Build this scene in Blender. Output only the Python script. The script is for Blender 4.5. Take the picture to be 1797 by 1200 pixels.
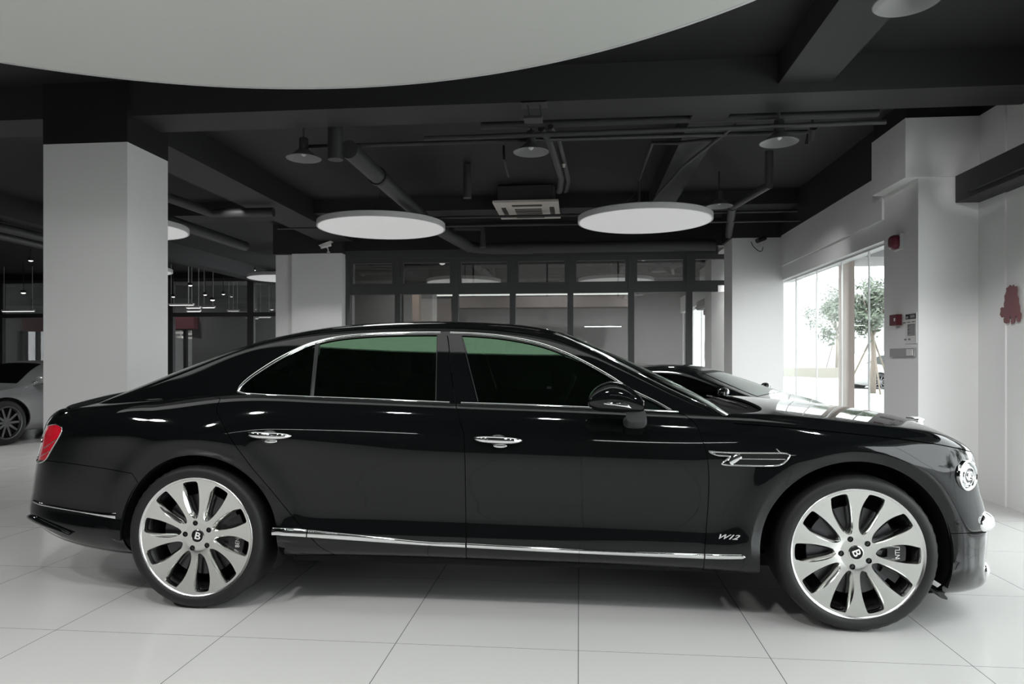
import bpy, math, random
import numpy as np
from mathutils import Vector, Matrix, geometry
random.seed(4)
scene = bpy.context.scene
col = scene.collection
for o in list(bpy.data.objects): bpy.data.objects.remove(o)

# ---------------------------------------------------------------- camera
FPX = 1230.0; HZ = 630.0; CX = 898.5; CAMZ = 1.25
TH = math.atan(118.0 / FPX); CT, ST = math.cos(TH), math.sin(TH)
cd = bpy.data.cameras.new('camera'); cam = bpy.data.objects.new('camera', cd); col.objects.link(cam)
cam.location = (0, 0, CAMZ); cam.rotation_euler = (math.pi/2, 0, TH)
cd.sensor_width = 36.0; cd.lens = 36.0*FPX/1797.0; cd.shift_y = 30.0/1797.0
cd.clip_start = 0.05; cd.clip_end = 400
scene.camera = cam
# ---------------------------------------------------------------- view, world, sun
vs = scene.view_settings
vs.view_transform = 'Standard'; vs.look = 'None'; vs.gamma = 1.0; vs.exposure = 0.0
try: vs.use_curve_mapping = False
except Exception: pass
wd = bpy.data.worlds.new('sky'); scene.world = wd; wd.use_nodes = True
wn = wd.node_tree; bgn = wn.nodes['Background']
bgn.inputs[0].default_value = (0.93, 0.97, 1.0, 1); bgn.inputs[1].default_value = 7.0

def lamp(name, typ, loc, rot, energy, size=1.0, size_y=None, color=(1, 1, 1)):
    l = bpy.data.lights.new(name, typ); l.energy = energy; l.color = color
    if typ == 'AREA':
        l.shape = 'RECTANGLE' if size_y else 'DISK'; l.size = size
        if size_y: l.size_y = size_y
    o = bpy.data.objects.new(name, l); o.location = loc; o.rotation_euler = rot; col.objects.link(o)
    return o
# daylight comes from the world through the shopfront; spots added outside the frame carry the rest


# ---------------------------------------------------------------- helpers
def atY(px, py, Y):
    xc = (px-CX)/FPX; X = Y*(xc*CT-ST)/(CT+xc*ST); d = -ST*X+CT*Y
    return (X, Y, CAMZ+(HZ-py)/FPX*d)
def atX(px, py, X):
    xc = (px-CX)/FPX; Y = X*(CT+xc*ST)/(xc*CT-ST); d = -ST*X+CT*Y
    return (X, Y, CAMZ+(HZ-py)/FPX*d)
def atZ(px, py, z):
    d = (z-CAMZ)*FPX/(HZ-py); xc = (px-CX)/FPX
    return (d*(xc*CT-ST), d*(xc*ST+CT), z)
def proj(P):
    P = np.asarray(P, float)
    d = -ST*P[..., 0]+CT*P[..., 1]; x = CT*P[..., 0]+ST*P[..., 1]
    return np.stack([CX+FPX*x/d, HZ-FPX*(P[..., 2]-CAMZ)/d], -1)

MATS = {}
def mat(name, color, rough=0.5, metal=0.0, spec=0.5, emit=None, es=1.0, coat=0.0, bump=None, noise=None, ior=None, tint=None):
    m = bpy.data.materials.new(name); m.use_nodes = True; nt = m.node_tree; b = nt.nodes['Principled BSDF']
    b.inputs['Base Color'].default_value = (*color, 1); b.inputs['Roughness'].default_value = rough
    b.inputs['Metallic'].default_value = metal; b.inputs['Specular IOR Level'].default_value = spec
    b.inputs['Coat Weight'].default_value = coat
    if ior: b.inputs['IOR'].default_value = ior
    if tint: b.inputs['Specular Tint'].default_value = (*tint, 1)
    if emit: b.inputs['Emission Color'].default_value = (*emit, 1); b.inputs['Emission Strength'].default_value = es
    if noise:
        tc = nt.nodes.new('ShaderNodeTexCoord'); n = nt.nodes.new('ShaderNodeTexNoise'); n.inputs['Scale'].default_value = noise[0]
        n.inputs['Detail'].default_value = 5
        r = nt.nodes.new('ShaderNodeMapRange'); r.inputs[3].default_value = 1-noise[1]; r.inputs[4].default_value = 1+noise[1]
        mx = nt.nodes.new('ShaderNodeMix'); mx.data_type = 'RGBA'; mx.blend_type = 'MULTIPLY'; mx.inputs[0].default_value = 1
        mx.inputs[6].default_value = (*color, 1)
        nt.links.new(tc.outputs['Object'], n.inputs['Vector']); nt.links.new(n.outputs[0], r.inputs[0])
        nt.links.new(r.outputs[0], mx.inputs[7]); nt.links.new(mx.outputs[2], b.inputs['Base Color'])
    if bump:
        tc = nt.nodes.new('ShaderNodeTexCoord'); n = nt.nodes.new('ShaderNodeTexNoise'); n.inputs['Scale'].default_value = bump[0]
        bp = nt.nodes.new('ShaderNodeBump'); bp.inputs['Strength'].default_value = bump[1]; bp.inputs['Distance'].default_value = bump[2] if len(bump) > 2 else .002
        nt.links.new(tc.outputs['Object'], n.inputs['Vector']); nt.links.new(n.outputs[0], bp.inputs['Height'])
        nt.links.new(bp.outputs[0], b.inputs['Normal'])
    MATS[name] = m; return m

def glassmat(name, trans, refl_tint, base=0.04, rough=0.0, power=5.0, body=(0, 0, 0), bodyw=0.0):
    """thin pane: fresnel mirror layer over a tinted see-through layer"""
    m = bpy.data.materials.new(name); m.use_nodes = True; nt = m.node_tree
    for n in list(nt.nodes): nt.nodes.remove(n)
    out = nt.nodes.new('ShaderNodeOutputMaterial')
    lwn = nt.nodes.new('ShaderNodeLayerWeight'); lwn.inputs['Blend'].default_value = .5
    f0 = ((base-1)/(base+1))**2
    pw = nt.nodes.new('ShaderNodeMath'); pw.operation = 'POWER'; pw.inputs[1].default_value = power; nt.links.new(lwn.outputs['Facing'], pw.inputs[0])
    lw = nt.nodes.new('ShaderNodeMath'); lw.operation = 'MULTIPLY_ADD'; lw.inputs[1].default_value = 1-f0; lw.inputs[2].default_value = f0; nt.links.new(pw.outputs[0], lw.inputs[0])
    gl = nt.nodes.new('ShaderNodeBsdfGlossy'); gl.inputs['Color'].default_value = (*refl_tint, 1); gl.inputs['Roughness'].default_value = rough
    tr = nt.nodes.new('ShaderNodeBsdfTransparent'); tr.inputs['Color'].default_value = (*trans, 1)
    mx = nt.nodes.new('ShaderNodeMixShader')
    nt.links.new(lw.outputs[0], mx.inputs[0]); nt.links.new(tr.outputs[0], mx.inputs[1]); nt.links.new(gl.outputs[0], mx.inputs[2])
    nt.links.new(mx.outputs[0], out.inputs[0]); MATS[name] = m; return m

def mk(name, verts, faces, m, parent=None, smooth=False, ln=None, auto=None):
    me = bpy.data.meshes.new(name); me.from_pydata([tuple(map(float, v)) for v in verts], [], [tuple(map(int, f)) for f in faces]); me.update()
    ms = m if isinstance(m, (list, tuple)) else [m]
    for k in ms: me.materials.append(MATS[k] if isinstance(k, str) else k)
    if smooth or ln is not None:
        me.polygons.foreach_set('use_smooth', [True]*len(me.polygons))
    if ln is not None: me.normals_split_custom_set([tuple(map(float, n)) for n in ln])
    elif auto is not None:
        me.set_sharp_from_angle(angle=math.radians(auto))
    o = bpy.data.objects.new(name, me); col.objects.link(o)
    if parent is not None:
        o.parent = parent; o.matrix_parent_inverse = wmat(parent).inverted()
    return o
def wmat(o):
    M = Matrix.LocRotScale(o.location, o.rotation_euler, o.scale)
    if o.parent: return wmat(o.parent) @ o.matrix_parent_inverse @ M
    return M
def empty(name, loc, label=None, cat=None, group=None):
    o = bpy.data.objects.new(name, None); o.location = loc; o.empty_display_size = .1; col.objects.link(o)
    if label: tag(o, label, cat, group)
    return o
def tag(o, label, cat, group=None):
    o['label'] = label; o['category'] = cat
    if group: o['group'] = group
    return o
def st(o): o['kind'] = 'structure'; return o

class MB:
    """collects simple solids into one mesh"""
    def __init__(s): s.v = []; s.f = []; s.mi = []
    def add(s, v, f, mi=0):
        b = len(s.v); s.v += [tuple(map(float, p)) for p in v]; s.f += [tuple(i+b for i in q) for q in f]; s.mi += [mi]*len(f); return s
    def box(s, x0, x1, y0, y1, z0, z1, mi=0):
        x0, x1 = sorted((x0, x1)); y0, y1 = sorted((y0, y1)); z0, z1 = sorted((z0, z1))
        v = [(x, y, z) for x in (x0, x1) for y in (y0, y1) for z in (z0, z1)]
        return s.add(v, [(0, 1, 3, 2), (4, 6, 7, 5), (0, 4, 5, 1), (2, 3, 7, 6), (0, 2, 6, 4), (1, 5, 7, 3)], mi)
    def bbox(s, x0, x1, y0, y1, z0, z1, b=.01, mi=0):
        """box with chamfered edges"""
        x0, x1 = sorted((x0, x1)); y0, y1 = sorted((y0, y1)); z0, z1 = sorted((z0, z1))
        import bmesh
        bm = bmesh.new(); bmesh.ops.create_cube(bm, size=1)
        for v in bm.verts: v.co = ((x0+x1)/2+v.co.x*(x1-x0), (y0+y1)/2+v.co.y*(y1-y0), (z0+z1)/2+v.co.z*(z1-z0))
        bmesh.ops.bevel(bm, geom=bm.edges[:], offset=b, segments=2, profile=.7, affect='EDGES')
        bm.verts.index_update()
        s.add([v.co[:] for v in bm.verts], [[v.index for v in f.verts] for f in bm.faces], mi); bm.free(); return s
    def prism(s, poly, axis, a, b, mi=0):
        """poly of 2D points extruded along axis ('x','y','z') from a to b"""
        n = len(poly)
        def p3(p, t): return {'x': (t, p[0], p[1]), 'y': (p[0], t, p[1]), 'z': (p[0], p[1], t)}[axis]
        v = [p3(p, a) for p in poly]+[p3(p, b) for p in poly]
        f = [tuple(range(n))[::-1], tuple(range(n, 2*n))]+[(i, (i+1) % n, (i+1) % n+n, i+n) for i in range(n)]
        return s.add(v, f, mi)
    def tube(s, pts, r, n=10, mi=0, cap=True):
        pts = [Vector(p) for p in pts]; rs = r if isinstance(r, (list, tuple)) else [r]*len(pts)
        v = []; up = None
        for i, p in enumerate(pts):
            d = (pts[min(i+1, len(pts)-1)]-pts[max(i-1, 0)]).normalized()
            if up is None:
                up = Vector((0, 0, 1)) if abs(d.z) < .9 else Vector((1, 0, 0))
            a = d.cross(up).normalized(); up = a.cross(d).normalized()
            for k in range(n):
                t = 2*math.pi*k/n; v.append(p+(a*math.cos(t)+up*math.sin(t))*rs[i])
        f = []
        for i in range(len(pts)-1):
            for k in range(n):
                f.append((i*n+k, i*n+(k+1) % n, (i+1)*n+(k+1) % n, (i+1)*n+k))
        if cap: f.append(tuple(range(n))[::-1]); f.append(tuple(range((len(pts)-1)*n, len(pts)*n)))
        return s.add(v, f, mi)
    def lathe(s, prof, c, axis='z', n=48, mi=0, sgn=1):
        """prof: list of (r, h) around axis through c"""
        v = []
        for r, h in prof:
            for k in range(n):
                t = 2*math.pi*k/n; a, b = r*math.cos(t), r*math.sin(t)
                v.append({'z': (c[0]+a, c[1]+b, c[2]+h), 'y': (c[0]+a, c[1]+h, c[2]+b), 'x': (c[0]+h, c[1]+a, c[2]+b)}[axis])
        f = []
        for i in range(len(prof)-1):
            for k in range(n):
                q = (i*n+k, i*n+(k+1) % n, (i+1)*n+(k+1) % n, (i+1)*n+k)
                f.append(q if sgn > 0 else q[::-1])
        return s.add(v, f, mi)
    def ellipsoid(s, c, r, n=20, m=12, p=2.0, mi=0):
        v = []; f = []
        def sg(x, e): return math.copysign(abs(x)**e, x)
        e = 2.0/p
        for i in range(m+1):
            a = -math.pi/2+math.pi*i/m
            for k in range(n):
                t = 2*math.pi*k/n
                v.append((c[0]+r[0]*sg(math.cos(a), e)*sg(math.cos(t), e), c[1]+r[1]*sg(math.cos(a), e)*sg(math.sin(t), e), c[2]+r[2]*sg(math.sin(a), e)))
        for i in range(m):
            for k in range(n): f.append((i*n+k, i*n+(k+1) % n, (i+1)*n+(k+1) % n, (i+1)*n+k))
        return s.add(v, f, mi)
    def build(s, name, m, parent=None, smooth=False, auto=None):
        o = mk(name, s.v, s.f, m, parent, smooth, None, auto)
        if isinstance(m, (list, tuple)) and len(m) > 1:
            for p, k in zip(o.data.polygons, s.mi): p.material_index = k
        return o

def cr(pts, n=6):
    """smooth (Catmull-Rom) polyline through traced points"""
    P = np.array(pts, float); out = []
    for i in range(len(P)-1):
        p0 = P[max(i-1, 0)]; p1 = P[i]; p2 = P[i+1]; p3 = P[min(i+2, len(P)-1)]
        for k in range(n):
            t = k/n; out.append(.5*((2*p1)+(-p0+p2)*t+(2*p0-5*p1+4*p2-p3)*t*t+(-p0+3*p1-3*p2+p3)*t**3))
    out.append(P[-1]); return np.array(out)
def dens(pts, step, closed=False):
    P = [np.array(p, float) for p in pts]; out = []
    m = len(P) if closed else len(P)-1
    for i in range(m):
        a, b = P[i], P[(i+1) % len(P)]; k = max(1, int(math.ceil(np.linalg.norm(b-a)/step)))
        for j in range(k): out.append(a+(b-a)*j/k)
    if not closed: out.append(P[-1])
    return np.array(out)
def tab(t):
    """smooth table lookup (pchip-like cubic with averaged slopes)"""
    X = np.array([a for a, b in t], float); Y = np.array([b for a, b in t], float)
    d = np.diff(Y)/np.diff(X); h = np.diff(X); m = np.zeros(len(X))
    m[0], m[-1] = d[0], d[-1]
    for i in range(1, len(X)-1): m[i] = (d[i-1]*h[i]+d[i]*h[i-1])/(h[i]+h[i-1])
    def fn(x):
        x = np.clip(np.asarray(x, float), X[0], X[-1]); i = np.clip(np.searchsorted(X, x)-1, 0, len(X)-2)
        s = (x-X[i])/h[i]
        return (1+2*s)*(1-s)**2*Y[i]+s*(1-s)**2*h[i]*m[i]+s*s*(3-2*s)*Y[i+1]+s*s*(s-1)*h[i]*m[i+1]
    return fn
def sstep(a, b, x):
    t = np.clip((np.asarray(x, float)-a)/(b-a), 0, 1); return t*t*(3-2*t)

# ---------------------------------------------------------------- bicubic B-spline surface (all car bodies)
class BS:
    """net (nu,nv,3) in (x, w, z): w = lateral distance towards the viewer's side. world y = YC - w"""
    def __init__(s, net, yc, rot=None, mirror_u0=False, mirror_u1=False, mirror_v1=True):
        N = np.array(net, float); M = np.array([1, -1, 1.])
        a = N[1:2]*M if mirror_u0 else 2*N[:1]-N[1:2]
        b = N[-2:-1]*M if mirror_u1 else 2*N[-1:]-N[-2:-1]
        N = np.concatenate([a, N, b], 0)
        a = 2*N[:, :1]-N[:, 1:2]; b = N[:, -2:-1]*M if mirror_v1 else 2*N[:, -1:]-N[:, -2:-1]
        s.N = np.concatenate([a, N, b], 1); s.yc = yc; s.nu, s.nv = N.shape[0]-2-1, s.N.shape[1]-2-1
        s.rot = rot; s.cache = None; s.disp = None
    def ev(s, u, v, der=False):
        u = np.atleast_1d(np.asarray(u, float)); v = np.atleast_1d(np.asarray(v, float))
        u = np.clip(u, 0, s.nu); v = np.clip(v, 0, s.nv)
        i = np.minimum(u.astype(int), s.nu-1); j = np.minimum(v.astype(int), s.nv-1); a = u-i; b = v-j
        def bas(t): return np.stack([(1-t)**3, 3*t**3-6*t*t+4, -3*t**3+3*t*t+3*t+1, t**3], -1)/6
        def dba(t): return np.stack([-3*(1-t)**2, 9*t*t-12*t, -9*t*t+6*t+3, 3*t*t], -1)/6
        bu, bv = bas(a), bas(b)
        K = s.N[(i[:, None, None]+np.arange(4)[None, :, None]), (j[:, None, None]+np.arange(4)[None, None, :])]
        P = np.einsum('na,nb,nabc->nc', bu, bv, K)
        if not der: return P
        return P, np.einsum('na,nb,nabc->nc', dba(a), bv, K), np.einsum('na,nb,nabc->nc', bu, dba(b), K)
    def raw(s, u, v):
        P = s.ev(u, v)
        return s.disp(P) if s.disp else P
    def pn(s, u, v, off=0.0):
        """points and outward normals in (x,w,z)"""
        e = 0.02
        u = np.clip(np.atleast_1d(np.asarray(u, float)), 0, s.nu); v = np.clip(np.atleast_1d(np.asarray(v, float)), 0, s.nv)
        if s.disp:
            P = s.raw(u, v)
            u0, u1 = np.clip(u-e, 0, s.nu), np.clip(u+e, 0, s.nu); v0, v1 = np.clip(v-e, 0, s.nv), np.clip(v+e, 0, s.nv)
            du = (s.raw(u1, v)-s.raw(u0, v)); dv = (s.raw(u, v1)-s.raw(u, v0))
        else: P, du, dv = s.ev(u, v, True)
        n = -np.cross(du, dv); n /= np.maximum(np.linalg.norm(n, axis=1, keepdims=True), 1e-9)
        return P+n*off, n
    def world(s, P):
        P = np.array(P, float); Q = np.stack([P[..., 0], s.yc-P[..., 1], P[..., 2]], -1)
        return Q
    def grid(s, k=4):
        if s.cache is None:
            U, V = np.meshgrid(np.arange(0, s.nu+1e-6, 1/k), np.arange(0, s.nv+1e-6, 1/k), indexing='ij')
            P, n = s.pn(U.ravel(), V.ravel()); W = s.world(P); nw = n*np.array([1, -1, 1.])
            view = W-np.array([0, 0, CAMZ]); s.cache = (U.ravel(), V.ravel(), P, proj(W), (nw*view).sum(1) < .03)
        return s.cache
    def solve(s, target, fn, cand, ur, vr):
        U, V, P, Q, front = s.grid()
        out = []
        m = (U >= ur[0]) & (U <= ur[1]) & (V >= vr[0]) & (V <= vr[1]) & cand
        Um, Vm = U[m], V[m]; Fm = fn(P[m])
        for t in target:
            i = np.argmin(((Fm-t)**2).sum(1)); x = np.array([Um[i], Vm[i]]); best = (1e18, x.copy())
            for _ in range(8):
                e = 1e-3
                pts = s.raw([x[0], x[0]+e, x[0]], [x[1], x[1], x[1]+e]); F = fn(pts)
                J = np.stack([(F[1]-F[0])/e, (F[2]-F[0])/e], 1); r = t-F[0]
                if (r**2).sum() < best[0]: best = ((r**2).sum(), x.copy())
                try: dx = np.linalg.solve(J, r)
                except Exception: break
                dx = np.clip(dx, -.6, .6); x = x+dx
                x[0] = min(max(x[0], ur[0]), ur[1]); x[1] = min(max(x[1], vr[0]), vr[1])
                if abs(dx).max() < 1e-4: break
            if (t-fn(s.raw([x[0]], [x[1]]))[0]) @ (t-fn(s.raw([x[0]], [x[1]]))[0]) > best[0]: x = best[1]
            out.append(x)
        return np.array(out)
    def pix(s, pts, ur=None, vr=None):
        _, _, _, _, front = s.grid()
        return s.solve(np.atleast_2d(np.array(pts, float)), lambda P: proj(s.world(P)), front, ur or (0, s.nu), vr or (0, s.nv))
    def xz(s, pts, ur=None, vr=None):
        U = s.grid()[0]
        return s.solve(np.atleast_2d(np.array(pts, float)), lambda P: P[:, [0, 2]], np.ones(len(U), bool), ur or (0, s.nu), vr or (0, s.nv))
    def uofx(s, x, v):
        U = np.linspace(0, s.nu, 1500); P = s.raw(U, np.full_like(U, v)); return float(np.interp(x, P[:, 0], U)) if P[-1, 0] > P[0, 0] else 0

def inpoly(x, y, P):
    n = len(P); c = np.zeros(len(x), bool); j = n-1
    for i in range(n):
        xi, yi = P[i]; xj, yj = P[j]
        k = ((yi > y) != (yj > y)) & (x < (xj-xi)*(y-yi)/((yj-yi) if yj != yi else 1e-12)+xi); c ^= k; j = i
    return c
def clean(P, tol=1e-3):
    out = [P[0]]
    for p in P[1:]:
        if np.linalg.norm(p-out[-1]) > tol: out.append(p)
    if np.linalg.norm(out[0]-out[-1]) < tol: out.pop()
    return np.array(out)

def panel(name, S, outer, m, parent, holes=(), step=.5, gap=.0018, skirt=.012, off=0.0, both=True, joined=False, gaps_holes=True, invert=False):
    """cuts a panel out of surface S along uv outlines, with a real gap and turned-in edges"""
    loops = [clean(dens(clean(np.array(outer, float)), step*.8, True))]+[clean(dens(clean(np.array(h, float)), step*.8, True)) for h in holes]
    lo = loops[0].min(0); hi = loops[0].max(0)
    gx, gy = np.meshgrid(np.arange(math.floor(lo[0]/step)*step+step*.37, hi[0], step), np.arange(math.floor(lo[1]/step)*step+step*.37, hi[1], step), indexing='ij')
    gx, gy = gx.ravel(), gy.ravel()
    keep = inpoly(gx, gy, loops[0])
    for h in loops[1:]: keep &= ~inpoly(gx, gy, h)
    allb = np.concatenate([np.concatenate([l, (l+np.roll(l, -1, 0))/2]) for l in loops])
    gp = np.stack([gx, gy], 1)[keep]
    if len(gp):
        D = np.array([np.min(((allb-g)**2).sum(1)) for g in gp]); gp = gp[D > (step*.3)**2]
    V = []; E = []; base = 0
    for l in loops:
        V += [Vector(p) for p in l]; n = len(l); E += [(base+i, base+(i+1) % n) for i in range(n)]; base += n
    nb = base; V += [Vector(p) for p in gp]
    r = geometry.delaunay_2d_cdt(V, E, [], 0, 1e-5)
    uv = np.array([v[:] for v in r[0]]); F = [f for f in r[2]]; orig = r[3]
    c = np.array([uv[list(f)].mean(0) for f in F]); k = inpoly(c[:, 0], c[:, 1], loops[0])
    for h in loops[1:]: k &= ~inpoly(c[:, 0], c[:, 1], h)
    F = [f for f, q in zip(F, k) if q]
    P, N = S.pn(uv[:, 0], uv[:, 1], off)
    mp = {}
    for i, os_ in enumerate(orig):
        for q in os_: mp[q] = i
    # inset the outlines by the gap
    base = 0; edges_out = []; P2 = P.copy()
    for li, l in enumerate(loops):
        n = len(l); ids = [mp.get(base+i, -1) for i in range(n)]
        LP, LN = S.pn(l[:, 0], l[:, 1], off)
        area = 0.5*np.sum(l[:, 0]*np.roll(l[:, 1], -1)-np.roll(l[:, 0], -1)*l[:, 1]); sgn = 1 if (area > 0) == (li == 0) else -1
        for i in range(n):
            T = LP[(i+1) % n]-LP[i-1]; T /= max(np.linalg.norm(T), 1e-9)
            inn = -np.cross(LN[i], T)*sgn
            if abs(LP[i][1]) < 1e-3: inn[:] = 0
            if ids[i] >= 0: P2[ids[i]] = P[ids[i]]+inn*(gap if (li == 0 or gaps_holes) else 0)
        for i in range(n):
            if abs(LP[i][1]) < 1e-3 and abs(LP[(i+1) % n][1]) < 1e-3: continue
            edges_out.append((ids[i], ids[(i+1) % n], sgn))
        base += n
    P = P2
    verts = [tuple(p) for p in P]; faces = []; ln = []
    for f in F:
        a, b, cc = (P[i] for i in f[:3]); nn = np.cross(b-a, cc-a)
        f = tuple(f) if nn.dot(N[f[0]]) > 0 else tuple(f)[::-1]
        faces.append(f); ln += [N[i] for i in f]
    if skirt:
        for a, b, sgn in edges_out:
            if a < 0 or b < 0 or a == b: continue
            base = len(verts); T = P[b]-P[a]; L = np.linalg.norm(T)
            if L < 1e-7: continue
            outn = np.cross(N[a], T/L)*sgn
            r1, r2 = P[a]-N[a]*skirt, P[b]-N[b]*skirt
            verts += [tuple(P[a]), tuple(P[b]), tuple(r2), tuple(r1)]
            q = (base, base+1, base+2, base+3); nn = np.cross(P[b]-P[a], r2-P[a])
            if nn.dot(outn) < 0: q = q[::-1]
            faces.append(q); ln += [outn]*4
    verts = np.array(verts); ln = np.array(ln)
    def emit(vv, ff, nn, nm):
        W = S.world(vv); n2 = nn*np.array([1, -1, 1.])
        ff2 = []; n3 = []; k = 0
        for f in ff:                       # world mapping mirrors handedness
            ff2.append(f[::-1]); n3 += list(n2[k:k+len(f)][::-1]); k += len(f)
        return W, ff2, n3
    if joined:
        mv = verts*np.array([1, -1, 1.]); b = len(verts); f2 = [tuple(i+b for i in f)[::-1] for f in faces]
        n2 = []; k = 0
        for f in faces: n2 += list((ln[k:k+len(f)]*np.array([1, -1, 1.]))[::-1]); k += len(f)
        W, ff, nn = emit(np.concatenate([verts, mv]), faces+f2, np.concatenate([ln, np.array(n2)]), name)
        return mk(name, W, ff, m, parent, ln=nn)
    W, ff, nn = emit(verts, faces, ln, name)
    o = mk(name, W, ff, m, parent, ln=nn)
    if both:
        mv = verts*np.array([1, -1, 1.]); f2 = [f[::-1] for f in faces]; n2 = []; k = 0
        for f in faces: n2 += list((ln[k:k+len(f)]*np.array([1, -1, 1.]))[::-1]); k += len(f)
        W, ff, nn = emit(mv, f2, np.array(n2), name); mk(name, W, ff, m, parent, ln=nn)
    return o

def ribbon(name, S, path, width, height, m, parent, both=True, closed=False, nseg=8, base=0.0, flat=.5):
    """domed trim strip following a uv path on surface S; width may be a list along the path"""
    path = np.array(path, float); P, N = S.pn(path[:, 0], path[:, 1], base); n = len(P)
    wd_ = np.interp(np.linspace(0, 1, n), np.linspace(0, 1, len(np.atleast_1d(width))), np.atleast_1d(width))
    vs_ = []
    for i in range(n):
        if closed: T = P[(i+1) % n]-P[i-1]
        else: T = P[min(i+1, n-1)]-P[max(i-1, 0)]
        T /= max(np.linalg.norm(T), 1e-9); B = np.cross(N[i], T)
        for k in range(nseg+1):
            a = math.pi*k/nseg; vs_.append(P[i]+B*math.cos(a)*wd_[i]/2+N[i]*(math.sin(a)**flat*height-.001))
    fs = []; m_ = n if closed else n-1
    for i in range(m_):
        for k in range(nseg): a = i*(nseg+1)+k; b = ((i+1) % n)*(nseg+1)+k; fs.append((a, b, b+1, a+1))
    if not closed:
        fs.append(tuple(range(nseg+1))); fs.append(tuple(range((n-1)*(nseg+1), n*(nseg+1)))[::-1])
    vs_ = np.array(vs_)
    o = mk(name, S.world(vs_), fs, m, parent, smooth=True, auto=50)
    if both: mk(name, S.world(vs_*np.array([1, -1, 1.])), [f[::-1] for f in fs], m, parent, smooth=True, auto=50)
    return o
# ================================================================ the showroom
mat('wall_paint', (.80, .80, .795), .55, bump=(60, .08, .001))
mat('wall_paint_dark', (.012, .012, .012), .6, bump=(60, .1, .001))
mat('ceiling_paint', (.013, .0132, .0135), .65, bump=(25, .15, .002))
mat('beam_paint', (.026, .026, .027), .6, bump=(25, .15, .002))
mat('service_paint', (.045, .045, .046), .5)
mat('frame_grey', (.065, .065, .068), .45)
mat('white_plastic', (.7, .7, .69), .4)
mat('white_metal', (.72, .72, .72), .35)
mat('lamp_face', (.6, .6, .6), .5, emit=(1, 1, .99), es=.33)
mat('disc_membrane', (.52, .535, .505), .42, emit=(.97, 1, .94), es=.09)
mat('added_light_panel', (.8, .8, .8), .5, emit=(.97, 1, .95), es=1.4)
mat('highlight_tube', (.8, .8, .8), .5, emit=(1, 1, 1), es=22)
mat('small_lamp', (.8, .8, .8), .5, emit=(1, .99, .96), es=1.6)
mat('bright_lamp', (.8, .8, .8), .5, emit=(1, .99, .96), es=1.2)
mat('warm_lamp', (.8, .8, .8), .5, emit=(1, .95, .85), es=.9)
mat('red_sign', (.30, .12, .14), .5); mat('alarm_red', (.13, .016, .03), .35)
mat('panel_grey', (.16, .16, .16), .5); mat('mid_grey', (.32, .32, .32), .6); mat('dish_metal', (.20, .20, .20), .35)
mat('slat_dark', (.05, .045, .04), .5)
mat('beige_plastic', (.62, .57, .53), .5)
glassmat('partition_glass', (.72, .72, .72), (.9, .92, .9), 4.0)
glassmat('shopfront_glass', (.95, .96, .95), (.9, .95, .92), 1.35)
# tiled floor
m = mat('floor_tiles', (.56, .56, .545), .20, spec=.45); nt = m.node_tree; b = nt.nodes['Principled BSDF']
tc = nt.nodes.new('ShaderNodeTexCoord'); sx = nt.nodes.new('ShaderNodeSeparateXYZ'); nt.links.new(tc.outputs['Object'], sx.inputs[0])
def mth(op, a, b_=None, c=None):
    n = nt.nodes.new('ShaderNodeMath'); n.operation = op
    for i, q in enumerate((a, b_, c)):
        if q is None: continue
        if isinstance(q, (int, float)): n.inputs[i].default_value = q
        else: nt.links.new(q, n.inputs[i])
    return n.outputs[0]
def lines(sock, per, ph, w):
    t = mth('DIVIDE', mth('SUBTRACT', sock, ph), per); fr = mth('FRACT', mth('ADD', t, 100.5)); d = mth('ABSOLUTE', mth('SUBTRACT', fr, .5)); return mth('LESS_THAN', d, w/per/2)
l = mth('MAXIMUM', lines(sx.outputs[0], .800, -.004, .0032), lines(sx.outputs[1], .91, 3.02, .0026))
nz = nt.nodes.new('ShaderNodeTexNoise'); nz.inputs['Scale'].default_value = .9; nz.inputs['Detail'].default_value = 4; nt.links.new(tc.outputs['Object'], nz.inputs['Vector'])
mr = nt.nodes.new('ShaderNodeMapRange'); mr.inputs[3].default_value = .94; mr.inputs[4].default_value = 1.06; nt.links.new(nz.outputs[0], mr.inputs[0])
c1 = nt.nodes.new('ShaderNodeMix'); c1.data_type = 'RGBA'; c1.blend_type = 'MULTIPLY'; c1.inputs[0].default_value = 1; c1.inputs[6].default_value = (.56, .56, .545, 1); nt.links.new(mr.outputs[0], c1.inputs[7])
c2 = nt.nodes.new('ShaderNodeMix'); c2.data_type = 'RGBA'; nt.links.new(l, c2.inputs[0]); nt.links.new(c1.outputs[2], c2.inputs[6]); c2.inputs[7].default_value = (.09, .09, .09, 1)
nt.links.new(c2.outputs[2], b.inputs['Base Color'])
nz2 = nt.nodes.new('ShaderNodeTexNoise'); nz2.inputs['Scale'].default_value = 3.0; nt.links.new(tc.outputs['Object'], nz2.inputs['Vector'])
mr2 = nt.nodes.new('ShaderNodeMapRange'); mr2.inputs[3].default_value = .16; mr2.inputs[4].default_value = .24; nt.links.new(nz2.outputs[0], mr2.inputs[0]); nt.links.new(mr2.outputs[0], b.inputs['Roughness'])

XW, XN_, YB, YK = 3.07, 3.60, 12.15, 19.0
YF = -1.25; XL = -24.0; ZC = 3.62
m = MB(); m.box(XL, XW, YF, YK, -.12, 0); m.box(XW, XN_, YF, 6.7, -.12, 0); st(m.build('floor', 'floor_tiles'))
m = MB(); m.box(XL, XN_+.3, YF, YK+.3, ZC, ZC+.2); st(m.build('ceiling', 'ceiling_paint'))
m = MB(); m.box(XL-.2, XN_+.3, YF-.2, YF, 0, ZC); st(m.build('wall_front', 'wall_paint_dark'))  # unseen dark wall, set close behind the camera to blacken the door reflections
m = MB(); m.box(XL-.2, XL, YF, YK, 0, ZC); st(m.build('wall_left', 'mid_grey'))
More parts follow.
